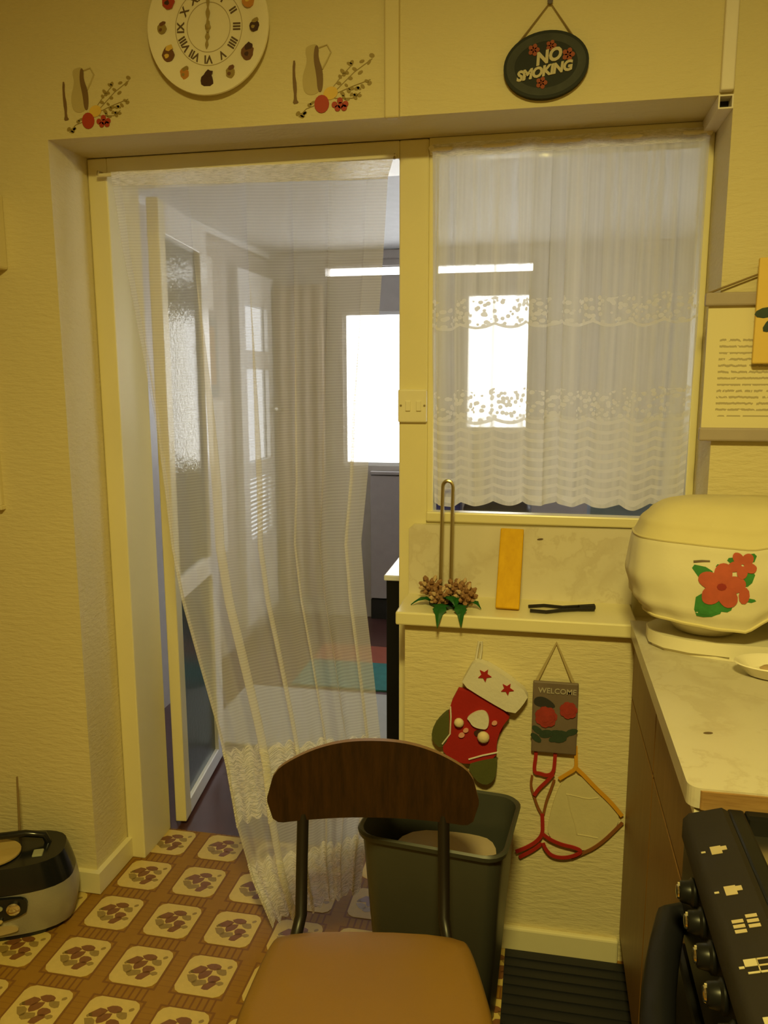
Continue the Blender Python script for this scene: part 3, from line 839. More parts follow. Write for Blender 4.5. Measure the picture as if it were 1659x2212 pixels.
NUM = ['XII', 'I', 'II', 'III', 'IIII', 'V', 'VI', 'VII', 'VIII', 'IX', 'X', 'XI']
for k, s in enumerate(NUM):
    t = PI / 2 - k * PI / 6 - .05
    bm = text_mesh(s, .024, .0003, bold=.0006)
    bm.transform(Matrix.Translation((CX + .067 * math.cos(t), -.0158, CZ + .067 * math.sin(t))) @ Matrix.Rotation(PI / 2 - t, 4, 'Y') @ Matrix.Rotation(PI / 2, 4, 'X'))
    obj('numeral', bm, M['ink'], cl)
FR = [('fr_red', 'fr_dark'), ('fr_olive', 'fr_dark'), ('fr_orange', 'fr_brown'), ('fr_dark', 'fr_olive'), ('fr_brown', 'fr_dark'), ('fr_olive', 'fr_brown'), ('fr_dark', 'fr_dark'), ('fr_orange', 'fr_olive'), ('fr_brown', 'fr_yellow'), ('fr_olive', 'fr_brown'), ('fr_red', 'fr_dark'), ('fr_yellow', 'fr_olive')]
BIG = {0, 2, 4, 6, 8, 10}
for k in range(12):
    t = PI / 2 - k * PI / 6 - .05
    x, z = CX + .112 * math.cos(t), CZ + .112 * math.sin(t)
    s = 1.0 if k in BIG else .72
    bm = bmesh.new()
    prism(bm, ell(x, z - .002, .015 * s, .017 * s, 14, 0, .12), 'Y', -.0194, -.0214, 0)
    prism(bm, ell(x + .003 * s, z + .012 * s, .010 * s, .007 * s, 10, .4, .25), 'Y', -.0196, -.0217, 1)
    prism(bm, ell(x - .003, z - .004, .006 * s, .005 * s, 8, .4, .2), 'Y', -.0198, -.0216, 2)
    obj('fruit_print', bm, [M[FR[k][0]], M[FR[k][1]], M['fr_yellow' if k in (8, 2) else FR[k][1]]], cl)
def hand(ang, ln, w):
    c, s = math.cos(ang), math.sin(ang)
    pr = [(-.012, w * .5), (0, w), (ln * .25, w * .4), (ln * .45, w * 1.1), (ln * .6, w * .3), (ln * .8, w * .8), (ln, .0004)]
    poly = [(a, b) for a, b in pr] + [(a, -b) for a, b in pr[::-1]]
    return [(CX + a * c - b * s, CZ + a * s + b * c) for a, b in poly]
obj('hour_hand', pz(hand(-PI / 2 - .12, .046, .0052), 'Y', -.0175, -.019), M['hands'], cl)
obj('minute_hand', pz(hand(PI / 2 - .05, .066, .0048), 'Y', -.0195, -.021), M['hands'], cl)
obj('centre_boss', lathe(bmesh.new(), [(.006, 0.0), (.006, .008), (.003, .010)], CX, CZ, -.014, 14, axis='Y'), M['hands'], cl)

# ================================================================== printed wall stickers: jug, candlestick and fruit
def sticker(lab, K):
    """K maps design units (0..166 across, 0..145 down) to the wall"""
    o = thing('wall_sticker', lab, 'wall sticker', (K((83, 72))[0], 0, K((83, 72))[1]), group='jug and fruit stickers beside the clock')
    def P(pts, it=2): return smooth_poly([K(p) for p in pts], it)
    d = -.0012
    bm = pz(P([(32, 12), (52, 8), (58, 16), (54, 32), (64, 58), (60, 96), (44, 104), (26, 98), (22, 70), (34, 40), (30, 22)]), 'Y', 0, d)
    obj('jug', bm, M['jug'], o)
    bm = pz(P([(50, 10), (58, 14), (56, 34), (66, 60), (64, 98), (54, 98), (52, 66), (46, 36)]), 'Y', d * .5, d * 1.5)
    obj('jug_shade', bm, M['jug_dark'], o)
    obj('jug_handle', tb([(*[K((58, 16))[0]], d, K((58, 16))[1])] + [(K(p)[0], d, K(p)[1]) for p in ((74, 12), (82, 26), (72, 44), (64, 56))], .0018, 6), M['jug'], o)
    bm = pz(P([(4, 36), (10, 36), (8, 60), (12, 84), (10, 108), (16, 116), (2, 118), (6, 104), (3, 80)], 1), 'Y', 0, d)
    obj('candlestick', bm, M['jug_dark'], o)
    obj('apple', pz([K(p) for p in ell(62, 121, 15, 17, 16)], 'Y', d, d * 2), M['fr_red'], o)
    obj('pear', pz([K(p) for p in ell(80, 102, 15, 12, 14, -.3)], 'Y', d * .6, d * 1.6), M['fr_yellow'], o)
    for p in ((88, 124), (99, 117), (94, 131), (107, 131), (100, 126), (110, 124)):
        obj('berry', pz([K(q) for q in ell(p[0], p[1], 6, 6, 10)], 'Y', d, d * 2), M['fr_red'], o)
    rr = random.Random(2)
    stems = [((90, 98), (128, 66), (164, 44)), ((88, 104), (124, 92), (160, 82)), ((84, 92), (104, 70), (126, 50)), ((50, 122), (30, 128), (14, 142)), ((88, 112), (124, 114), (140, 104))]
    for st in stems:
        bm = bmesh.new()
        tube(bm, [(K(p)[0], d * .7, K(p)[1]) for p in st], .0009, 5)
        for k in range(7):
            t = .25 + .75 * k / 6
            a, b = (st[0], st[1]) if t < .5 else (st[1], st[2]); tt = (t * 2) % 1 if t < 1 else 1
            px_, py_ = a[0] + (b[0] - a[0]) * tt, a[1] + (b[1] - a[1]) * tt
            prism(bm, [K(q) for q in ell(px_ + rr.uniform(-3, 3), py_ + rr.uniform(-8, 8), rr.uniform(4, 7), rr.uniform(2.5, 4), 8, rr.uniform(-1, 1))], 'Y', 0, d)
        obj('leaf_spray', bm, M['fr_olive'], o)
    return o
def mapper(tl, br):
    def K(p): return (tl[0] + (br[0] - tl[0]) * p[0] / 166.0, tl[1] + (br[1] - tl[1]) * p[1] / 145.0)
    return K
sticker('jug and red apple sticker on the wall left of the clock', mapper((-1.167, 2.193), (-.986, 2.037)))
sticker('jug and red apple sticker on the wall right of the clock', mapper((-.588, 2.200), (-.396, 2.036)))

# ================================================================== oval NO SMOKING plaque
ns = thing('no_smoking_plaque', 'dark oval NO SMOKING plaque hanging by a string above the window', 'sign', (-.019, 0, 2.104))
SX, SZ, SR = -.019, 2.105, .05
rot = .06
ov = ell(SX, SZ, .089, .067, 48, rot)
obj('board', prism(bmesh.new(), ov, 'Y', -.002, -.016, 0, .003), M['sign'], ns)
bm = bmesh.new()
o1 = ell(SX, SZ, .083, .061, 48, rot); o2 = ell(SX, SZ, .066, .046, 48, rot)
for k in range(48):
    q = [o1[k], o1[(k + 1) % 48], o2[(k + 1) % 48], o2[k]]
    bm.faces.new([bm.verts.new((x, -.0164, z)) for x, z in q])
bmesh.ops.remove_doubles(bm, verts=bm.verts[:], dist=1e-6)
obj('rim_band', bm, M['sign_rim'], ns)
def sign_text(s, size, x, z, rot_, mat, par, y, **k):
    bm = text_mesh(s, size, .0012, **k)
    bm.transform(Matrix.Translation((x, y, z)) @ Matrix.Rotation(-rot_, 4, 'Y') @ Matrix.Rotation(PI / 2, 4, 'X'))
    return obj('lettering', bm, mat, par)
sign_text('NO', .034, SX + .004, SZ + .014, .20, M['letter'], ns, -.0172, shear=.25, bold=.0016)
sign_text('SMOKING', .027, SX - .004, SZ - .014, .14, M['letter'], ns, -.0172, shear=.25, bold=.0014, spacing=.94)
for x, z, r in ((-.026, .030, .011), (.010, .036, .010), (.046, .016, .012), (-.008, -.036, .011)):
    bm = bmesh.new()
    for k in range(5):
        a_ = 2 * PI * k / 5
        prism(bm, ell(SX + x + r * .6 * math.cos(a_), SZ + z + r * .6 * math.sin(a_), r * .55, r * .45, 8, a_), 'Y', -.016, -.0176)
    obj('painted_flower', bm, M['terracotta'], ns)
obj('string', tb([(SX - .062, -.008, SZ + .046), (-.014, -.006, 2.230), (SX + .058, -.008, SZ + .050)], .0016, 6), M['string'], ns)
tag(obj('nail', lathe(bmesh.new(), [(.003, -.01), (.003, .008), (.006, .008), (.006, .010)], -.014, 2.231, 0, 10, axis='Y'), M['fr_dark'], loc=(-.014, 0, 2.231)), 'dark nail holding the string of the oval plaque', 'nail')

# ================================================================== white trunking
tr = obj('cable_trunking', bx(.335, .361, -.018, .001, 2.030, 2.6, .003), M['plastic_white'], loc=(.36, 0, 2.03))
tag(tr, 'white plastic trunking running up the wall at the end of the lintel', 'trunking')
bm = bmesh.new()
xa, xb, za, zb, t_ = .334, .3635, 1.998, 2.0255, .003
box(bm, xa, xa + t_, -.004, .165, za, zb); box(bm, xb - t_, xb, -.004, .165, za, zb)
box(bm, xa + t_, xb - t_, -.004, .165, za, za + t_); box(bm, xa + t_, xb - t_, -.004, .165, zb - t_, zb)
o = obj('open_trunking', bm, M['plastic_white'], loc=(.35, .08, 1.998))
tag(o, 'short open ended trunking tucked under the lintel corner', 'trunking')
obj('painted_inner_shade', bx(xa + t_, xb - t_, .03, .16, za + t_, zb - t_), M['darkgap'], o)  # near-black filler block standing in for the shade inside the hollow trunking

# ================================================================== verse scroll and yellow card (right edge)
hs = thing('verse_scroll', 'cream sheet of printed verse hung between two mauve bars right of the window', 'wall hanging', (.335, 0, 1.31))
obj('top_bar', bx(.331, .60, -.020, -.002, 1.600, 1.628, .004), M['taupe'], hs)
obj('bottom_bar', bx(.335, .60, -.020, -.002, 1.312, 1.341, .004), M['taupe'], hs)
obj('sheet', bx(.340, .592, -.008, -.004, 1.335, 1.606), M['verse'], hs)
obj('cord', tb([(.334, -.012, 1.626), (.466, -.010, 1.676), (.598, -.012, 1.626)], .0022, 6), M['string'], hs)
yc = thing('flower_card', 'yellow card with a painted flower hung over the verse scroll', 'card', (.50, -.024, 1.48))
obj('board', bx(.430, .585, -.034, -.022, 1.478, 1.695, .003), M['card'], yc)
bm = bmesh.new()
for k in range(5):
    a_ = 2 * PI * k / 5 + .3
    prism(bm, ell(.500 + .022 * math.cos(a_), 1.604 + .022 * math.sin(a_), .026, .020, 10, a_), 'Y', -.034, -.0352)
obj('painted_flower', bm, M['rose'], yc)
bm = bmesh.new()
for a_ in (3.9, 4.6, 5.3, 3.3): prism(bm, ell(.500 + .05 * math.cos(a_), 1.590 + .042 * math.sin(a_), .024, .011, 10, a_), 'Y', -.034, -.0348)
obj('painted_leaves', bm, M['leafdark'], yc)

# cream boxes at the left edge of the wall
cb = thing('wall_box', 'cream box fixed high at the left edge of the wall', 'wall box', (-1.45, 0, 1.71))
obj('body', bx(-1.60, -1.347, -.075, .001, 1.722, 1.905, .006), M['wall_smooth'], cb)
obj('lid', bx(-1.602, -1.345, -.082, -.0755, 1.735, 1.892, .004), M['wall_smooth'], cb)
ct = thing('wall_board', 'plain cream board hanging on the wall below the cream box', 'board', (-1.50, 0, 1.1))
obj('panel', bx(-1.62, -1.414, -.014, .001, 1.115, 1.66, .003), M['wall_smooth'], ct)
obj('bottom_lip', bx(-1.62, -1.410, -.020, .001, 1.104, 1.116, .002), M['wall_smooth'], ct)

# ================================================================== Christmas stocking
st = thing('christmas_stocking', 'red felt Christmas stocking with white starred cuff hanging under the shelf', 'stocking', (-.15, -.004, .6))
Yf = -.004
body = [(-0.1782, 0.7136), (-0.0536, 0.6463), (-0.0798, 0.6067), (-0.0899, 0.5668), (-0.0885, 0.5290), (-0.1251, 0.5179), (-0.1593, 0.5043), (-0.2021, 0.5133), (-0.2257, 0.5402), (-0.2075, 0.5674), (-0.2054, 0.6127), (-0.2077, 0.6516)]
heel = [(-0.2068, 0.6406), (-0.2194, 0.6283), (-0.2379, 0.6099), (-0.2510, 0.5805), (-0.2468, 0.5553), (-0.2257, 0.5387), (-0.2070, 0.5660), (-0.2043, 0.6099)]
toe = [(-0.0873, 0.5305), (-0.0877, 0.4881), (-0.0964, 0.4659), (-0.1160, 0.4539), (-0.1400, 0.4657), (-0.1619, 0.5049), (-0.1251, 0.5198)]
cuff = [(-0.1492, 0.7739), (-0.1298, 0.7758), (-0.0700, 0.7421), (-0.0135, 0.7029), (-0.0299, 0.6716), (-0.0511, 0.6465), (-0.1177, 0.6810), (-0.1783, 0.7163), (-0.1656, 0.7406)]
obj('leg', prism(bmesh.new(), smooth_poly(body, 1), 'Y', Yf + .002, Yf - .022, 0, .006), M['felt_red'], st, smooth=True)
obj('heel', prism(bmesh.new(), smooth_poly(heel, 1), 'Y', Yf + .003, Yf - .020, 0, .006), M['felt_green'], st, smooth=True)
obj('toe', prism(bmesh.new(), smooth_poly(toe, 1), 'Y', Yf + .003, Yf - .023, 0, .006), M['felt_green'], st, smooth=True)
obj('cuff', prism(bmesh.new(), smooth_poly(cuff, 1), 'Y', Yf + .003, Yf - .030, 0, .006), M['felt_white'], st, smooth=True)
tp1 = [(-0.1567, 0.5198), (-0.1231, 0.5334), (-0.0851, 0.5453)]
tp2 = [(-0.2035, 0.6535), (-0.2021, 0.6261), (-0.2037, 0.5816), (-0.2228, 0.5533)]
obj('toe_piping', tb(lines2(tp1, -.028), .0022, 6), M['felt_white'], st)
obj('heel_piping', tb(lines2(tp2, -.027), .0020, 6), M['felt_white'], st)
for (x, z), r in zip([(-0.1211, 0.7436), (-0.0665, 0.7128)], (.017, .016)):
    obj('star', pz(star(x, z, r, .5), 'Y', -.033, -.0365), M['felt_red'], st)
hat = [(-0.1640, 0.6303), (-0.1410, 0.6482), (-0.1192, 0.6533), (-0.1073, 0.6352), (-0.1113, 0.6046), (-0.1299, 0.6043), (-0.1481, 0.6096), (-0.1561, 0.6227)]
obj('white_applique', prism(bmesh.new(), smooth_poly(hat, 2), 'Y', -.024, -.034, 0, .003), M['felt_white'], st, smooth=True)
for (x, z), r in zip([(-0.1816, 0.6154), (-0.1214, 0.5829)], (.0125, .0155)):
    obj('pompom', blob(bmesh.new(), (x, -.032, z), (r, r * .8, r)), M['pom'], st, smooth=True)
for (x, z), r in zip([(-0.1648, 0.5957), (-0.1750, 0.5823), (-0.0954, 0.6208)], (.007, .008, .007)):
    obj('pink_spot', pz(ell(x, z, r, r * .75, 10, .4), 'Y', -.024, -.031), M['pink'], st)
dk = [(-0.1479, 0.5958), (-0.1195, 0.6025), (-0.1296, 0.5892), (-0.1398, 0.5799)]
obj('dark_belt', pz(smooth_poly(dk, 2), 'Y', -.024, -.029), M['fr_dark'], st)
lp_ = [(-0.1444, 0.7729), (-0.1410, 0.7975), (-0.1375, 0.8192), (-0.1311, 0.8196), (-0.1315, 0.7981), (-0.1342, 0.7763)]
obj('hanging_loop', tb(lines2(lp_, -.012), .003, 6), M['felt_white'], st)

# ================================================================== WELCOME plaque
wp = thing('welcome_plaque', 'small grey slate WELCOME plaque with painted roses hanging below the shelf', 'sign', (.048, 0, .64))
PL, PR, PB, PT = -.006, .101, .550, .731
obj('board', bx(PL, PR, -.018, -.008, PB, PT, .003), M['slate'], wp)
sign_text('WELCOME', .0185, (PL + PR) / 2 + .004, PT - .022, .0, M['grey_letter'], wp, -.0190, bold=.0002)
def rose(cx, cz, r):
    bm = bmesh.new()
    for k, (rr, n) in enumerate(((1.0, 7), (.68, 5), (.36, 3))):
        for i in range(n):
            a_ = 2 * PI * i / n + k
            prism(bm, ell(cx + r * rr * .55 * math.cos(a_), cz + r * rr * .55 * math.sin(a_), r * .45 * (rr * .5 + .5), r * .38 * (rr * .5 + .5), 8, a_ + 1.2), 'Y', -.018, -.0195 - .0016 * k - .0004 * i)
    return bm
obj('dark_foliage', pz(smooth_poly([(PL + .003, .690), (.02, .695), (.048, .676), (.046, .664), (PL + .003, .668)], 2), 'Y', -.018, -.0186), M['slate_dark'], wp)
obj('rose', rose(.027, .643, .029), M['rose'], wp)
obj('rose', rose(.079, .664, .023), M['rose'], wp)
rl = random.Random(9)
for k in range(9):
    x = PL + .014 + .078 * (k % 5) / 4 + rl.uniform(-.005, .005); z = .608 - .018 * (k // 5) + rl.uniform(-.006, .008)
    obj('painted_leaf', pz(ell(x, z, .016, .008, 10, rl.uniform(-.9, .9)), 'Y', -.018, -.0188 - .0001 * k), M['leafdark'], wp)
obj('ribbon', tb([(PL + .008, -.011, PT - .002), (.046, -.006, .826), (PR - .012, -.011, PT - .002)], .003, 4, flat=(.0075, .0015), up=(1, 0, 0)), M['ribbon'], wp)

# ================================================================== red strap harness and cream bag hanging below
def wl(pts, y): return [(a, y, b) for a, b in pts]
rs = thing('red_strap_harness', 'tangle of red webbing straps hanging beneath the WELCOME plaque', 'straps', (.04, -.006, .45))
A = [(0.0058, 0.5581), (0.0057, 0.5318), (0.0028, 0.5096), (0.0043, 0.4910), (0.0174, 0.4912), (0.0337, 0.4862), (0.0495, 0.4955), (0.0515, 0.5253), (0.0523, 0.5625)]
B = [(0.0495, 0.4944), (0.0341, 0.4730), (0.0146, 0.4510), (0.0046, 0.4321)]
D = [(-0.0015, 0.4826), (-0.0048, 0.4557), (0.0052, 0.4255), (0.0141, 0.3996), (0.0237, 0.3828)]
E = [(0.0521, 0.4771), (0.0431, 0.4451), (0.0348, 0.4198), (0.0288, 0.3833)]
F_ = [(0.0257, 0.3852), (0.0275, 0.3607), (0.0283, 0.3314), (0.0147, 0.3093), (-0.0095, 0.2904), (-0.0360, 0.2757)]
H = [(0.0271, 0.3040), (0.0072, 0.2833), (-0.0273, 0.2595)]
J = [(0.0294, 0.3315), (0.0471, 0.3189), (0.0759, 0.3088), (0.1043, 0.3055), (0.1257, 0.2979), (0.1092, 0.2834), (0.0812, 0.2731), (0.0526, 0.2752), (0.0367, 0.2915), (0.0301, 0.3078)]
for nm, p, y, w, mm in (('strap', A, -.010, .0085, 'strap_red'), ('strap', B, -.012, .008, 'strap_red'), ('thin_cord', D, -.007, .006, 'strap_brown'), ('thin_cord', E, -.008, .006, 'strap_brown'), ('strap', F_, -.012, .009, 'strap_red'), ('strap', H, -.009, .008, 'strap_red'), ('strap', J, -.013, .0085, 'strap_red')):
    p = smooth_poly(p, 2, False)
    obj(nm, tb(wl(p, y), .004, 4, flat=(w, .003), up=(1, 0, .3)), M[mm], rs)
cbg = thing('cream_bag', 'cream cotton bag with yellow edging hanging right of the red straps', 'bag', (.16, -.004, .4))
bag = [(0.0704, 0.4737), (0.1027, 0.4946), (0.1240, 0.4858), (0.1797, 0.4300), (0.2179, 0.3912), (0.1782, 0.3263), (0.1315, 0.2901), (0.0722, 0.3044), (0.0387, 0.3266), (0.0433, 0.3747), (0.0539, 0.4253)]
bm = bmesh.new()
pp = smooth_poly(bag, 2)
prism(bm, pp, 'Y', -.001, -.006, 0, .002)
obj('cloth_panel', bm, M['cloth'], cbg)
for q in ([(0.0815, 0.4404), (0.1036, 0.4384), (0.1337, 0.4328), (0.1591, 0.4399)], [(0.0856, 0.4386), (0.0929, 0.4016), (0.1064, 0.3629), (0.1114, 0.3366)], [(0.1114, 0.3366), (0.1375, 0.3352), (0.1616, 0.3324)]):
    obj('crease', tb(wl(smooth_poly(q, 2, False), -.0055), [.0012] + [.0028] * (4 * (len(q) - 1) - 2 + 2 * 0) + [.0012], 6) if False else tb(wl(smooth_poly(q, 2, False), -.0052), .0022, 6), M['cloth'], cbg)
Y1 = [(0.0995, 0.5712), (0.1016, 0.5411), (0.1031, 0.5129), (0.0853, 0.4991), (0.0630, 0.4815)]
Y2 = [(0.1037, 0.5130), (0.1231, 0.4953), (0.1519, 0.4655), (0.1805, 0.4401), (0.1991, 0.4201), (0.2156, 0.4000)]
Y3 = [(0.2175, 0.3815), (0.1998, 0.3584), (0.1774, 0.3301), (0.1525, 0.3057), (0.1290, 0.2904), (0.0995, 0.2720)]
for p, y, w, mm in ((Y1, -.011, .0085, 'strap_yellow'), (Y2, -.010, .0095, 'strap_yellow'), (Y3, -.008, .0075, 'strap_brown')):
    obj('edging_strap', tb(wl(smooth_poly(p, 2, False), y), .004, 4, flat=(w, .003), up=(1, 0, .3)), M[mm], cbg)

# ================================================================== worktop, cabinet, cooker
WX0, WX1, WY0, WZ = .212, .826, -.785, .890
def rcorner(x0_, x1_, y0_, y1_, r, n=6):
    p = [(x1_, y1_), (x0_, y1_)]
    for k in range(n + 1):
        t = PI + (PI / 2) * k / n; p.append((x0_ + r + r * math.cos(t), y0_ + r + r * math.sin(t)))
    return p + [(x1_, y0_)]
wt = obj('worktop', prism(bmesh.new(), rcorner(WX0, WX1, WY0, -.001, .018), 'Z', WZ - .030, WZ), M['worktop'], loc=(.5, -.4, .86))
tag(wt, 'cream marble effect worktop under the covered mixer', 'worktop')
obj('bare_end', prism(bmesh.new(), rcorner(WX0 + .016, WX1 - .002, WY0 - .004, WY0 + .001, .004), 'Z', WZ - .030, WZ - .003), M['chipwood'], wt)
obj('dark_nick', prism(bmesh.new(), ell(.272, -.60, .008, .004, 10, .3), 'Z', WZ, WZ + .0006), M['ink'], wt)
cb_ = thing('base_cabinet', 'glossy brown base cabinet supporting the worktop', 'cabinet', (.5, -.39, 0))
obj('carcass', bx(.240, .826, -.780, -.002, .075, .859), M['cabinet'], cb_)
obj('plinth', bx(.275, .826, -.780, -.002, 0, .075), M['darkgap'], cb_)
for y0_, y1_ in ((-.388, -.006), (-.777, -.394)):
    d_ = obj('door', bx(.2235, .2395, y0_, y1_, .085, .700, .002), M['cabinet'], cb_)
    obj('drawer', bx(.2235, .2395, y0_, y1_, .706, .842, .002), M['cabinet'], cb_)
obj('front_rail', bx(.222, .240, -.780, -.004, .845, .859), M['plastic_cream'], cb_)

ck = thing('cooker', 'black gas cooker with charcoal control fascia beside the worktop end', 'cooker', (.5, -1.09, 0))
COOK_DROP = -.027
CY0, CY1 = -1.405, -.800
obj('body', bx(.226, .818, CY0, CY1, .028, .862, .004), M['black_matt'], ck)
obj('oven_door', bx(.196, .226, CY0 + .01, CY1 - .01, .20, .700, .008), M['black'], ck)
obj('oven_glass', bx(.193, .197, CY0 + .08, CY1 - .08, .30, .58, .001), M['radio_black'], ck)
obj('control_panel', bx(.200, .226, CY0 + .002, CY1 - .004, .725, .860, .006), M['black'], ck)
# sloped fascia along the top front edge
fa = prism(bmesh.new(), [(.196, .858), (.196, .884), (.203, .893), (.244, .906), (.252, .902), (.252, .858)], 'Y', CY0, CY1, 0)
bmesh.ops.bevel(fa, geom=[e for e in fa.edges if all(abs(v.co.y - CY1) < 1e-5 for v in e.verts)], offset=.012, segments=4, affect='EDGES')
obj('fascia', fa, M['fascia'], ck, smooth=True)
def on_fascia(t, y):      # point on the sloped face, t 0..1 from front to back
    return Vector((.203 + .041 * t, y, .893 + .013 * t + .0004))
def mark(name, y0_, y1_, t0_, t1_, mat, lift=.0006):
    bm = bmesh.new()
    q = [on_fascia(t0_, y0_), on_fascia(t1_, y0_), on_fascia(t1_, y1_), on_fascia(t0_, y1_)]
    v1 = [bm.verts.new(p + Vector((0, 0, lift))) for p in q]; v0 = [bm.verts.new(p) for p in q]
    bm.faces.new(v1); bm.faces.new(v0[::-1])
    for i in range(4): bm.faces.new((v0[i], v0[(i + 1) % 4], v1[(i + 1) % 4], v1[i]))
    return obj(name, bm, mat, ck)
YK = (-.905, -.985, -1.105, -1.180)
for k, y in enumerate(YK):
    if k < 2:
        mark('hob_symbol', y - .008, y + .008, .25, .55, M['ring'])
        mark('hob_symbol', y - .002, y + .006, .55, .70, M['ring'])
    else:
        h_ = .010
        mark('hob_symbol', y, y + h_, .12, .42, M['letter'])
        mark('hob_symbol', y - h_, y + h_, .70, .75, M['letter']); mark('hob_symbol', y - h_, y - h_ + .0025, .14, .72, M['letter'])
        mark('hob_symbol', y - .001, y + .001, .40, .72, M['ring']); mark('hob_symbol', y - h_, y + h_, .40, .43, M['ring'])
        mark('hob_symbol', y + h_ - .002, y + h_, .40, .72, M['ring'])
    mark('dash_mark', y - .002, y + .001, -.02, .10, M['letter'])
for k in range(3): mark('oven_symbol', -1.056 + .008 * k, -1.051 + .008 * k, .16, .44, M['ring'])
for k in range(3): mark('oven_symbol', -1.050 + .008 * k, -1.045 + .008 * k, .52, .80, M['ring'])
# knobs on the vertical control panel
for k, y in enumerate((-.900, -.958, -1.016, -1.074, -1.132, -1.190)):
    kn = obj('knob', lathe(bmesh.new(), [(.018, 0), (.018, .005), (.0145, .008), (.013, .018), (.011, .020)], y, .834, .2005, 20, axis='X'), M['black'], ck, smooth=True)
    obj('silver_cap', lathe(bmesh.new(), [(.008, .019), (.009, .021), (.008, .023), (.003, .024)], y, .834, .2005, 16, axis='X'), M['chrome'], kn, smooth=True)
    obj('pointer', bx(.178, .1805, y - .0010, y + .0010, .838, .846), M['letter'], kn)
# bowed oven handle
hp = [(.203, -.825, .745), (.185, -.832, .745)] + [(.183 - .045 * math.sin(PI * k / 12), -.838 - .53 * k / 12, .745) for k in range(1, 12)] + [(.185, -1.372, .745), (.203, -1.380, .745)]
obj('oven_handle', tb(hp, .020, 12), M['black_matt'], ck, smooth=True)
# hob
obj('hob_plate', bx(.254, .822, CY0, CY1 - .004, .862, .874, .004), M['steel'], ck)
bm = bx(.253, .275, CY0, CY1, .866, .900, .004); box(bm, .275, .822, CY1 - .020, CY1, .866, .900, .004); box(bm, .275, .822, CY0, CY0 + .02, .866, .900, .004)
obj('hob_rim', bm, M['black'], ck)
for y in (-.90, -1.24):
    bu = obj('burner', lathe(bmesh.new(), [(.052, 0), (.052, .010), (.040, .014), (.040, .020), (.036, .022)], .43, y, .874, 24), M['steel'], ck, smooth=True)
    obj('burner_cap', lathe(bmesh.new(), [(.034, .020), (.036, .026), (.030, .030)], .43, y, .874, 24), M['black_matt'], bu, smooth=True)
    sp = bmesh.new()
    for k in range(4):
        a_ = PI / 4 + k * PI / 2
        c_, s_ = math.cos(a_), math.sin(a_)
        tube(sp, [(.43 + .03 * c_, y + .03 * s_, .908), (.43 + .12 * c_, y + .12 * s_, .908), (.43 + .13 * c_, y + .13 * s_, .876)], .007, 8)
    tube(sp, [(.335, y - .095, .902), (.335, y + .095, .902)], .006, 8); tube(sp, [(.525, y - .095, .902), (.525, y + .095, .902)], .006, 8)
    obj('pan_support', sp, M['black_matt'], ck, smooth=True)
for _o in ck.children: _o.location = (.006, 0, COOK_DROP)

# dish on the worktop
dsh = thing('oval_dish', 'small white oval dish on the worktop in front of the mixer', 'dish', (.44, -.318, WZ))
bm = bmesh.new()
lathe(bm, [(.040, 0), (.052, .004), (.070, .024), (.074, .026), (.072, .028), (.066, .026), (.048, .009), (.001, .007)], 0, 0, 0, 32)
bm.transform(Matrix.Translation((.452, -.318, WZ)) @ Matrix.Diagonal((1.12, .72, 1, 1)))
obj('bowl', bm, M['ceramic'], dsh, smooth=True)
bm = bmesh.new(); blob(bm, (.46, -.318, WZ + .014), (.045, .026, .008))
obj('contents', bm, M['cone_tip'], dsh, smooth=True)

# ================================================================== mixer under its cloth cover
mx_ = thing('stand_mixer', 'cream stand mixer base and bowl under the hibiscus cover', 'mixer', (.42, -.14, WZ))
bm = prism(bmesh.new(), smooth_poly([(.232, -.245), (.62, -.250), (.64, -.045), (.232, -.055)], 2), 'Z', WZ, WZ + .034, 0, .008)
obj('base', bm, M['plastic_cream'], mx_, smooth=True)
obj('bowl', lathe(bmesh.new(), [(.045, .000), (.060, .004), (.085, .030), (.105, .070), (.112, .11), (.108, .11), (.08, .035), (.001, .012)], .345, -.150, WZ + .034, 36), M['plastic_cream'], mx_, smooth=True)
obj('column', bx(.53, .62, -.20, -.09, WZ + .02, WZ + .24, .02, seg=3), M['plastic_cream'], mx_, smooth=True)
obj('head', bx(.30, .62, -.20, -.09, WZ + .20, WZ + .28, .03, seg=3), M['plastic_cream'], mx_, smooth=True)

def cov(u, v):
    """cloth hood: u round, v from the hem (0) to the crown (1)"""
    t = 2 * PI * u
    ct, s_ = math.cos(t), math.sin(t)
    prof = [(0, .160, .128), (.14, .190, .138), (.36, .209, .140), (.62, .212, .132), (.78, .204, .116), (.88, .188, .100), (.95, .166, .080), (.985, .130, .050), (1.0, .0, .0)]
    for (a, rx1, ry1), (b, rx2, ry2) in zip(prof, prof[1:]):
        if v <= b:
            k = (v - a) / (b - a); k = k * k * (3 - 2 * k) if b < .95 else k
            rx, ry = rx1 + (rx2 - rx1) * k, ry1 + (ry2 - ry1) * k; break
    n = 2.6
    q = (abs(ct) ** n + abs(s_) ** n) ** (-1 / n)
    cx, cy = .376 + .045 * v, -.142 + .006 * v
    # hem rises to the right where the bowl ends
    wob = .003 * math.sin(7 * t + 1) * (1 - v) + .0015 * math.sin(17 * t + 5 * v) * (1 - v)
    x = cx + (rx + wob) * q * ct; y = cy + (ry + wob) * q * s_
    hem = .960 - .012 * ct + max(0, (x - .40)) * .72
    top = 1.208
    z = hem + (top - hem) * v + .003 * math.sin(3 * t + 2) * v * (1 - v) * 4
    return (x, y, z)
cv = thing('mixer_cover', 'cream cloth mixer cover printed with a red hibiscus', 'cover', (.42, -.14, .92))
SEAM = .66
o = obj('skirt', grid(lambda u, v: cov(u, v * SEAM), 96, 22), M['cover'], cv, smooth=True)
o2 = obj('hood', grid(lambda u, v: cov(u, SEAM + v * (1 - SEAM)), 96, 16), M['cover_dark'], cv, smooth=True)
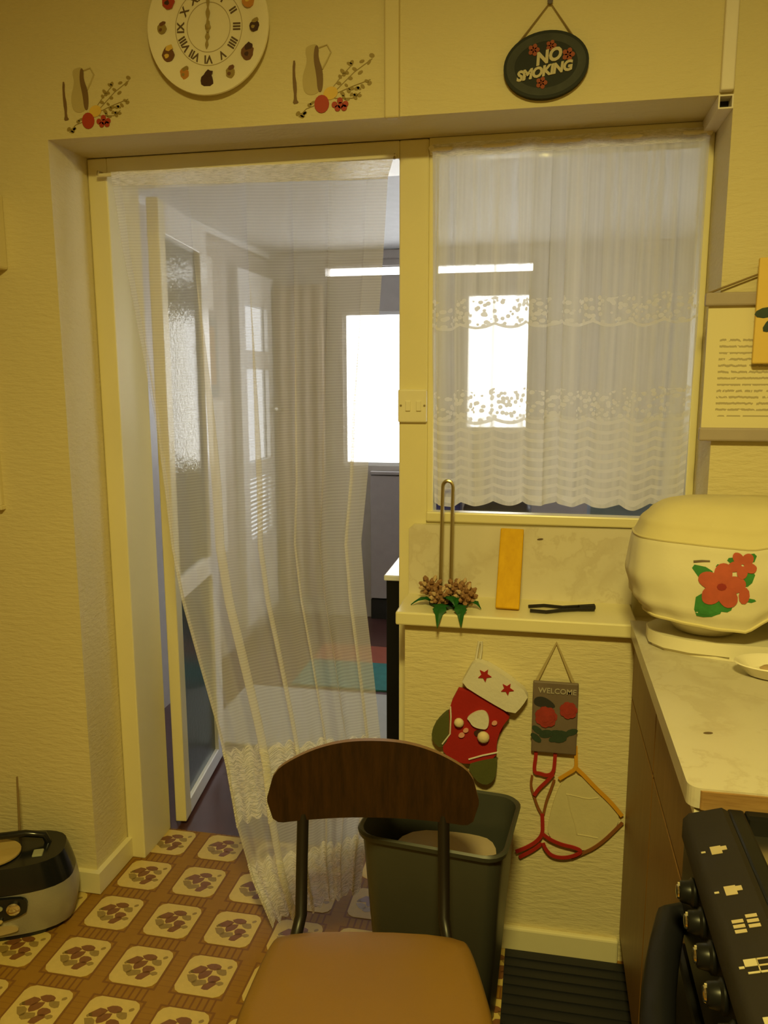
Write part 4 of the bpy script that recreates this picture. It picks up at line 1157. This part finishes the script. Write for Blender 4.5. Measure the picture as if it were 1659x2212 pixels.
def piping(v, r): return tb([cov(k / 96, v) for k in range(97)], r, 6)
obj('seam_piping', piping(SEAM, .0028), M['cover_dark'], cv, smooth=True)
obj('hem_piping', piping(0.004, .0035), M['cover_dark'], cv, smooth=True)
# printed flower wrapped on the cloth
bmg = grid(lambda u, v: cov(u, v), 120, 48)
tree = BVHTree.FromBMesh(bmg)
def drape(poly, lift=.0015, cx=None):
    """fan of points (X,Z) thrown on the cover along +Y"""
    bm = bmesh.new()
    c = (sum(p[0] for p in poly) / len(poly), sum(p[1] for p in poly) / len(poly))
    def hit(p):
        h, nrm, _, _ = tree.ray_cast(Vector((p[0], -1.0, p[1])), Vector((0, 1, 0)))
        return (h.x, h.y - lift, h.z) if h else (p[0], -.15, p[1])
    rings = [[bm.verts.new(hit((c[0] + (p[0] - c[0]) * k, c[1] + (p[1] - c[1]) * k))) for p in poly] for k in (1.0, .66, .33)]
    cen = bm.verts.new(hit(c)); n = len(poly)
    for a, b in zip(rings, rings[1:]):
        for i in range(n): bm.faces.new((a[i], a[(i + 1) % n], b[(i + 1) % n], b[i]))
    for i in range(n): bm.faces.new((rings[-1][i], rings[-1][(i + 1) % n], cen))
    return bm
bmg.free()
def merge(bms):
    out = bmesh.new()
    for b in bms:
        me = bpy.data.meshes.new('tmp'); b.to_mesh(me); b.free(); out.from_mesh(me); bpy.data.meshes.remove(me)
    return out
PY = -.27
def dp(pts): return pts
fl1 = [(0.3460, 1.0511)][0]
def flower(cx, cz, r, n=5, ph=.2):
    return [smooth_poly(ell(cx + r * .55 * math.cos(ph + 2 * PI * k / n), cz + r * .55 * math.sin(ph + 2 * PI * k / n), r * .50, r * .40, 9, ph + 2 * PI * k / n, .08), 1) for k in range(n)]
lv = [([(0.2956, 1.0853), (0.3231, 1.0820), (0.3283, 1.0663), (0.3116, 1.0632)]), ([(0.3095, 1.0286), (0.3355, 1.0184), (0.3449, 1.0028), (0.3244, 0.9923), (0.3074, 0.9937)]), ([(0.3395, 1.0209), (0.3649, 1.0177), (0.3616, 1.0037), (0.3447, 1.0051)]),
      ([(0.3551, 1.1038), (0.3755, 1.1070), (0.3682, 1.0931)]), ([(0.3775, 1.0777), (0.4022, 1.0788), (0.3954, 1.0581), (0.3809, 1.0574)]), ([(0.3875, 1.1120), (0.4058, 1.1150), (0.4007, 1.0991)]), ([(0.3350, 1.0916), (0.3559, 1.0903), (0.3484, 1.0786)]), ([(0.3890, 1.0305), (0.4099, 1.0270), (0.3979, 1.0218)])]
def grow(p, k):
    cx, cz = sum(a for a, b in p) / len(p), sum(b for a, b in p) / len(p)
    return [(cx + (a - cx) * k, cz + (b - cz) * k) for a, b in p]
for p in lv: obj('printed_leaf', drape(smooth_poly(grow(p, 1.45), 1), .0010), M['leafprint'], cv)
obj('printed_hibiscus', merge([drape(p, .0018 + .0002 * i) for i, p in enumerate(flower(fl1[0], fl1[1], .044))]), M['hibiscus'], cv)
fl2 = [(0.3826, 1.0938), (0.3878, 1.0350)]
obj('printed_hibiscus', merge([drape(p, .0018 + .0002 * i) for i, p in enumerate(flower(fl2[0][0], fl2[0][1], .026, 5, .9))]), M['hibiscus'], cv)
obj('printed_bud', drape(ell(fl2[1][0], fl2[1][1], .010, .017, 10), .0018), M['hibiscus'], cv)
obj('flower_centre', drape(ell(fl1[0], fl1[1], .009, .007, 8), .0035), M['hibiscus_dark'], cv)
for p in ([(0.2949, 1.0967), (0.3095, 1.0992), (0.3241, 1.0998), (0.3243, 1.0966), (0.3097, 1.0951), (0.2952, 1.0922)],): obj('printed_caption', drape(p, .0012), M['ink'], cv)

# ================================================================== chair
chx = thing('kitchen_chair', 'kitchen chair with dark plywood back and tan vinyl seat', 'chair', (-.257, -.748, 0), math.radians(9.5))
# local axes: +y towards the window (rear of the chair)
seat_out = smooth_poly([(-.172, .178), (.172, .178), (.190, .12), (.212, -.05), (.205, -.18), (.15, -.215), (-.15, -.215), (-.205, -.18), (-.212, -.05), (-.190, .12)], 2)
bm = bmesh.new()
rings = []
for sc_, z in ((.93, .400), (.985, .404), (1.0, .415), (.992, .430), (.955, .440), (.85, .445), (.55, .447)):
    rings.append([bm.verts.new((x * sc_, y * sc_, z)) for x, y in seat_out])
n = len(seat_out)
for a, b in zip(rings, rings[1:]):
    for i in range(n): bm.faces.new((a[i], a[(i + 1) % n], b[(i + 1) % n], b[i]))
bm.faces.new(rings[0]); bm.faces.new(rings[-1])
obj('seat', bm, M['seat'], chx, True, smooth=True)
# backrest: curved plywood, arched top
def back_pt(u, w, side):
    x = u
    y = .262 + .030 * (1 - (u / .20) ** 2) + (w - .59) * .12
    return Vector((x, y + side, w))
NU = 40
bm = bmesh.new()
fr_, bk_ = [], []
cols = []
for i in range(NU + 1):
    u = -.204 + .408 * i / NU
    k = abs(u) / .204
    top = .749 - .058 * k ** 2.4
    bot = .597 + 0.0 * k
    if k > .86:
        q = (k - .86) / .14; d_ = 1 - math.sqrt(max(0, 1 - q * q))
        top -= .040 * d_; bot += .045 * d_
    cols.append((u, bot, top))
NW = 8
def sheet(side): return [[bm.verts.new(back_pt(u, b + (t - b) * j / NW, side)) for j in range(NW + 1)] for u, b, t in cols]
S0, S1 = sheet(0.0), sheet(.012)
for S_ in (S0, S1):
    for a, b in zip(S_, S_[1:]):
        for j in range(NW): bm.faces.new((a[j], a[j + 1], b[j + 1], b[j]))
def rim(L0, L1):
    for i in range(len(L0) - 1):
        f = bm.faces.new((L0[i], L0[i + 1], L1[i + 1], L1[i])); f.material_index = 1
rim([c[0] for c in S0], [c[0] for c in S1]); rim([c[-1] for c in S0], [c[-1] for c in S1]); rim(S0[0], S1[0]); rim(S0[-1], S1[-1])
obj('backrest', bm, [M['backrest'], M['ply_edge']], chx, True, smooth=True)
for s in (-1, 1):
    xx = .138 * s
    pts = [(xx * 1.12, .135, .388), (xx * 1.06, .195, .392), (xx, .235, .425), (xx, .262, .52), (xx, .292, .61), (xx, .303, .70)]
    obj('back_post', tb(smooth_path if False else pts, .0115, 10), M['iron'], chx, True, smooth=True)
    pts = [(xx * 1.12, .10, .392), (xx * 1.2, .17, .20), (xx * 1.32, .22, .0)]
    obj('leg', tb(pts, .0115, 10), M['iron'], chx, True, smooth=True)
    pts = [(xx * 1.15, -.12, .392), (xx * 1.25, -.16, .20), (xx * 1.35, -.19, .0)]
    obj('leg', tb(pts, .0115, 10), M['iron'], chx, True, smooth=True)
    obj('side_rail', tb([(xx * 1.14, .14, .390), (xx * 1.14, -.13, .390)], .010, 8), M['iron'], chx, True, smooth=True)
obj('cross_rail', tb([(-.155, .10, .386), (.155, .10, .386)], .009, 8), M['iron'], chx, True, smooth=True)

# ================================================================== bin
bn = thing('waste_bin', 'open grey green plastic waste bin standing behind the chair', 'bin', (-.195, -.262, 0), -.11)
def rrect(hx, hy, r, n=5):
    p = []
    for cx, cy, a0 in ((hx - r, hy - r, 0), (-hx + r, hy - r, PI / 2), (-hx + r, -hy + r, PI), (hx - r, -hy + r, 1.5 * PI)):
        for k in range(n + 1):
            t = a0 + PI / 2 * k / n; p.append((cx + r * math.cos(t), cy + r * math.sin(t)))
    return p
bm = bmesh.new()
R = []
for hx, hy, r, z in ((.115, .088, .03, .0), (.120, .093, .035, .006), (.152, .120, .04, .485), (.160, .128, .045, .490), (.162, .130, .045, .500), (.158, .126, .043, .504), (.152, .120, .042, .500), (.148, .116, .04, .47), (.114, .087, .03, .012)):
    R.append([bm.verts.new((x, y, z)) for x, y in rrect(hx, hy, r)])
for a, b in zip(R, R[1:]):
    for i in range(len(a)): bm.faces.new((a[i], a[(i + 1) % len(a)], b[(i + 1) % len(a)], b[i]))
bm.faces.new(R[0]); bm.faces.new(R[-1])
obj('body', bm, M['bin'], bn, True, smooth=True)
sb = tag(obj('rubbish_bag', prism(bmesh.new(), [(x - .195, y - .262) for x, y in smooth_poly([(-.115, -.092), (.118, -.092), (.125, .06), (.05, .085), (-.10, .07)], 2)], 'Z', .30, .415, 0, .02), M['bag'], loc=(-.195, -.262, .30), smooth=True), 'crumpled beige paper rubbish filling the open waste bin', 'rubbish')

# ribbed black mat
mt = obj('rubber_mat', bx(-.056, .245, -.80, -.018, .0013, .006), M['mat'], loc=(.08, -.5, .0013))
tag(mt, 'black ribbed rubber mat on the floor before the brown cabinet', 'mat')
for k in range(24):
    y = -.04 - .031 * k
    obj('rib', bx(-.054, .243, y - .010, y + .004, .006, .010), M['mat'], mt)

# ================================================================== radio
rd = thing('portable_radio', 'silver and black portable radio on the floor against the left wall', 'radio', (-1.395, -.165, 0.0015), math.radians(24))
RADIO_SCALE = 1.06
rd.scale = (RADIO_SCALE,) * 3
# local: x along its width, -y is the front
def rbody(z0, z1, k0, k1, n=40, steps=8):
    bm = bmesh.new(); R = []
    for j in range(steps + 1):
        z = z0 + (z1 - z0) * j / steps
        f = (z - .0) / .185
        s = 1.0 - .16 * abs(f - .42) ** 1.6 * 2.2
        ring = []
        for i in range(n):
            t = 2 * PI * i / n; c, s_ = math.cos(t), math.sin(t); e = 3.0
            q = (abs(c) ** e + abs(s_) ** e) ** (-1 / e)
            ring.append(bm.verts.new((.185 * s * q * c * k0, .098 * s * q * s_ * k1 + .020 * max(0, f - .5), z)))
        R.append(ring)
    for a, b in zip(R, R[1:]):
        for i in range(n): bm.faces.new((a[i], a[(i + 1) % n], b[(i + 1) % n], b[i]))
    bm.faces.new(R[0]); bm.faces.new(R[-1])
    return bm
obj('foot', rbody(0, .018, .93, .93), M['radio_black'], rd, True, smooth=True)
obj('speaker_shell', rbody(.016, .125, 1, 1), M['radio_silver'], rd, True, smooth=True)
obj('top_shell', rbody(.123, .185, 1.003, 1.003), M['radio_black'], rd, True, smooth=True)
obj('disc_lid', prism(bmesh.new(), ell(-.02, -.005, .075, .062, 28), 'Z', .184, .192, 0, .004), M['radio_lid'], rd, True, smooth=True)
bmc = bmesh.new()
def fr_panel(x0_, x1_, z0_, z1_, y, t=.006):
    return pz(smooth_poly([(x0_, z0_), (x1_, z0_ + .01), (x1_ + .012, z1_ - .012), (x1_ - .02, z1_), (x0_, z1_)], 2), 'Y', y, y - t)
obj('control_band', fr_panel(-.17, .075, .055, .125, -.094, .010), M['radio_black'], rd, True)
obj('display', fr_panel(-.12, .020, .082, .116, -.104, .003), M['lcd'], rd, True)
obj('champagne_panel', fr_panel(-.17, .050, .018, .054, -.093, .008), M['radio_gold'], rd, True)
obj('round_button', lathe(bmesh.new(), [(.016, 0), (.016, .006), (.010, .009)], .052, .098, -.104, 18, axis='Y'), M['chrome'], rd, True, smooth=True)
for k in range(3): obj('oval_button', pz(ell(-.055 + .035 * k, .068, .012, .006, 14, .3), 'Y', -.103, -.109), M['chrome'], rd, True)
obj('carry_handle', tb([(.115, .03, .180), (.105, .03, .205), (.06, .03, .215), (-.06, .03, .215), (-.105, .03, .205), (-.115, .03, .180)], .009, 10), M['radio_black'], rd, True, smooth=True)
obj('latch', bx(.085, .110, -.035, -.005, .182, .189, .003), M['lcd'], rd, True)
obj('aerial', tb([(.035, .075, .170), (.038, .085, .345)], [.0035, .0025], 8), M['string'], rd, True, smooth=True)
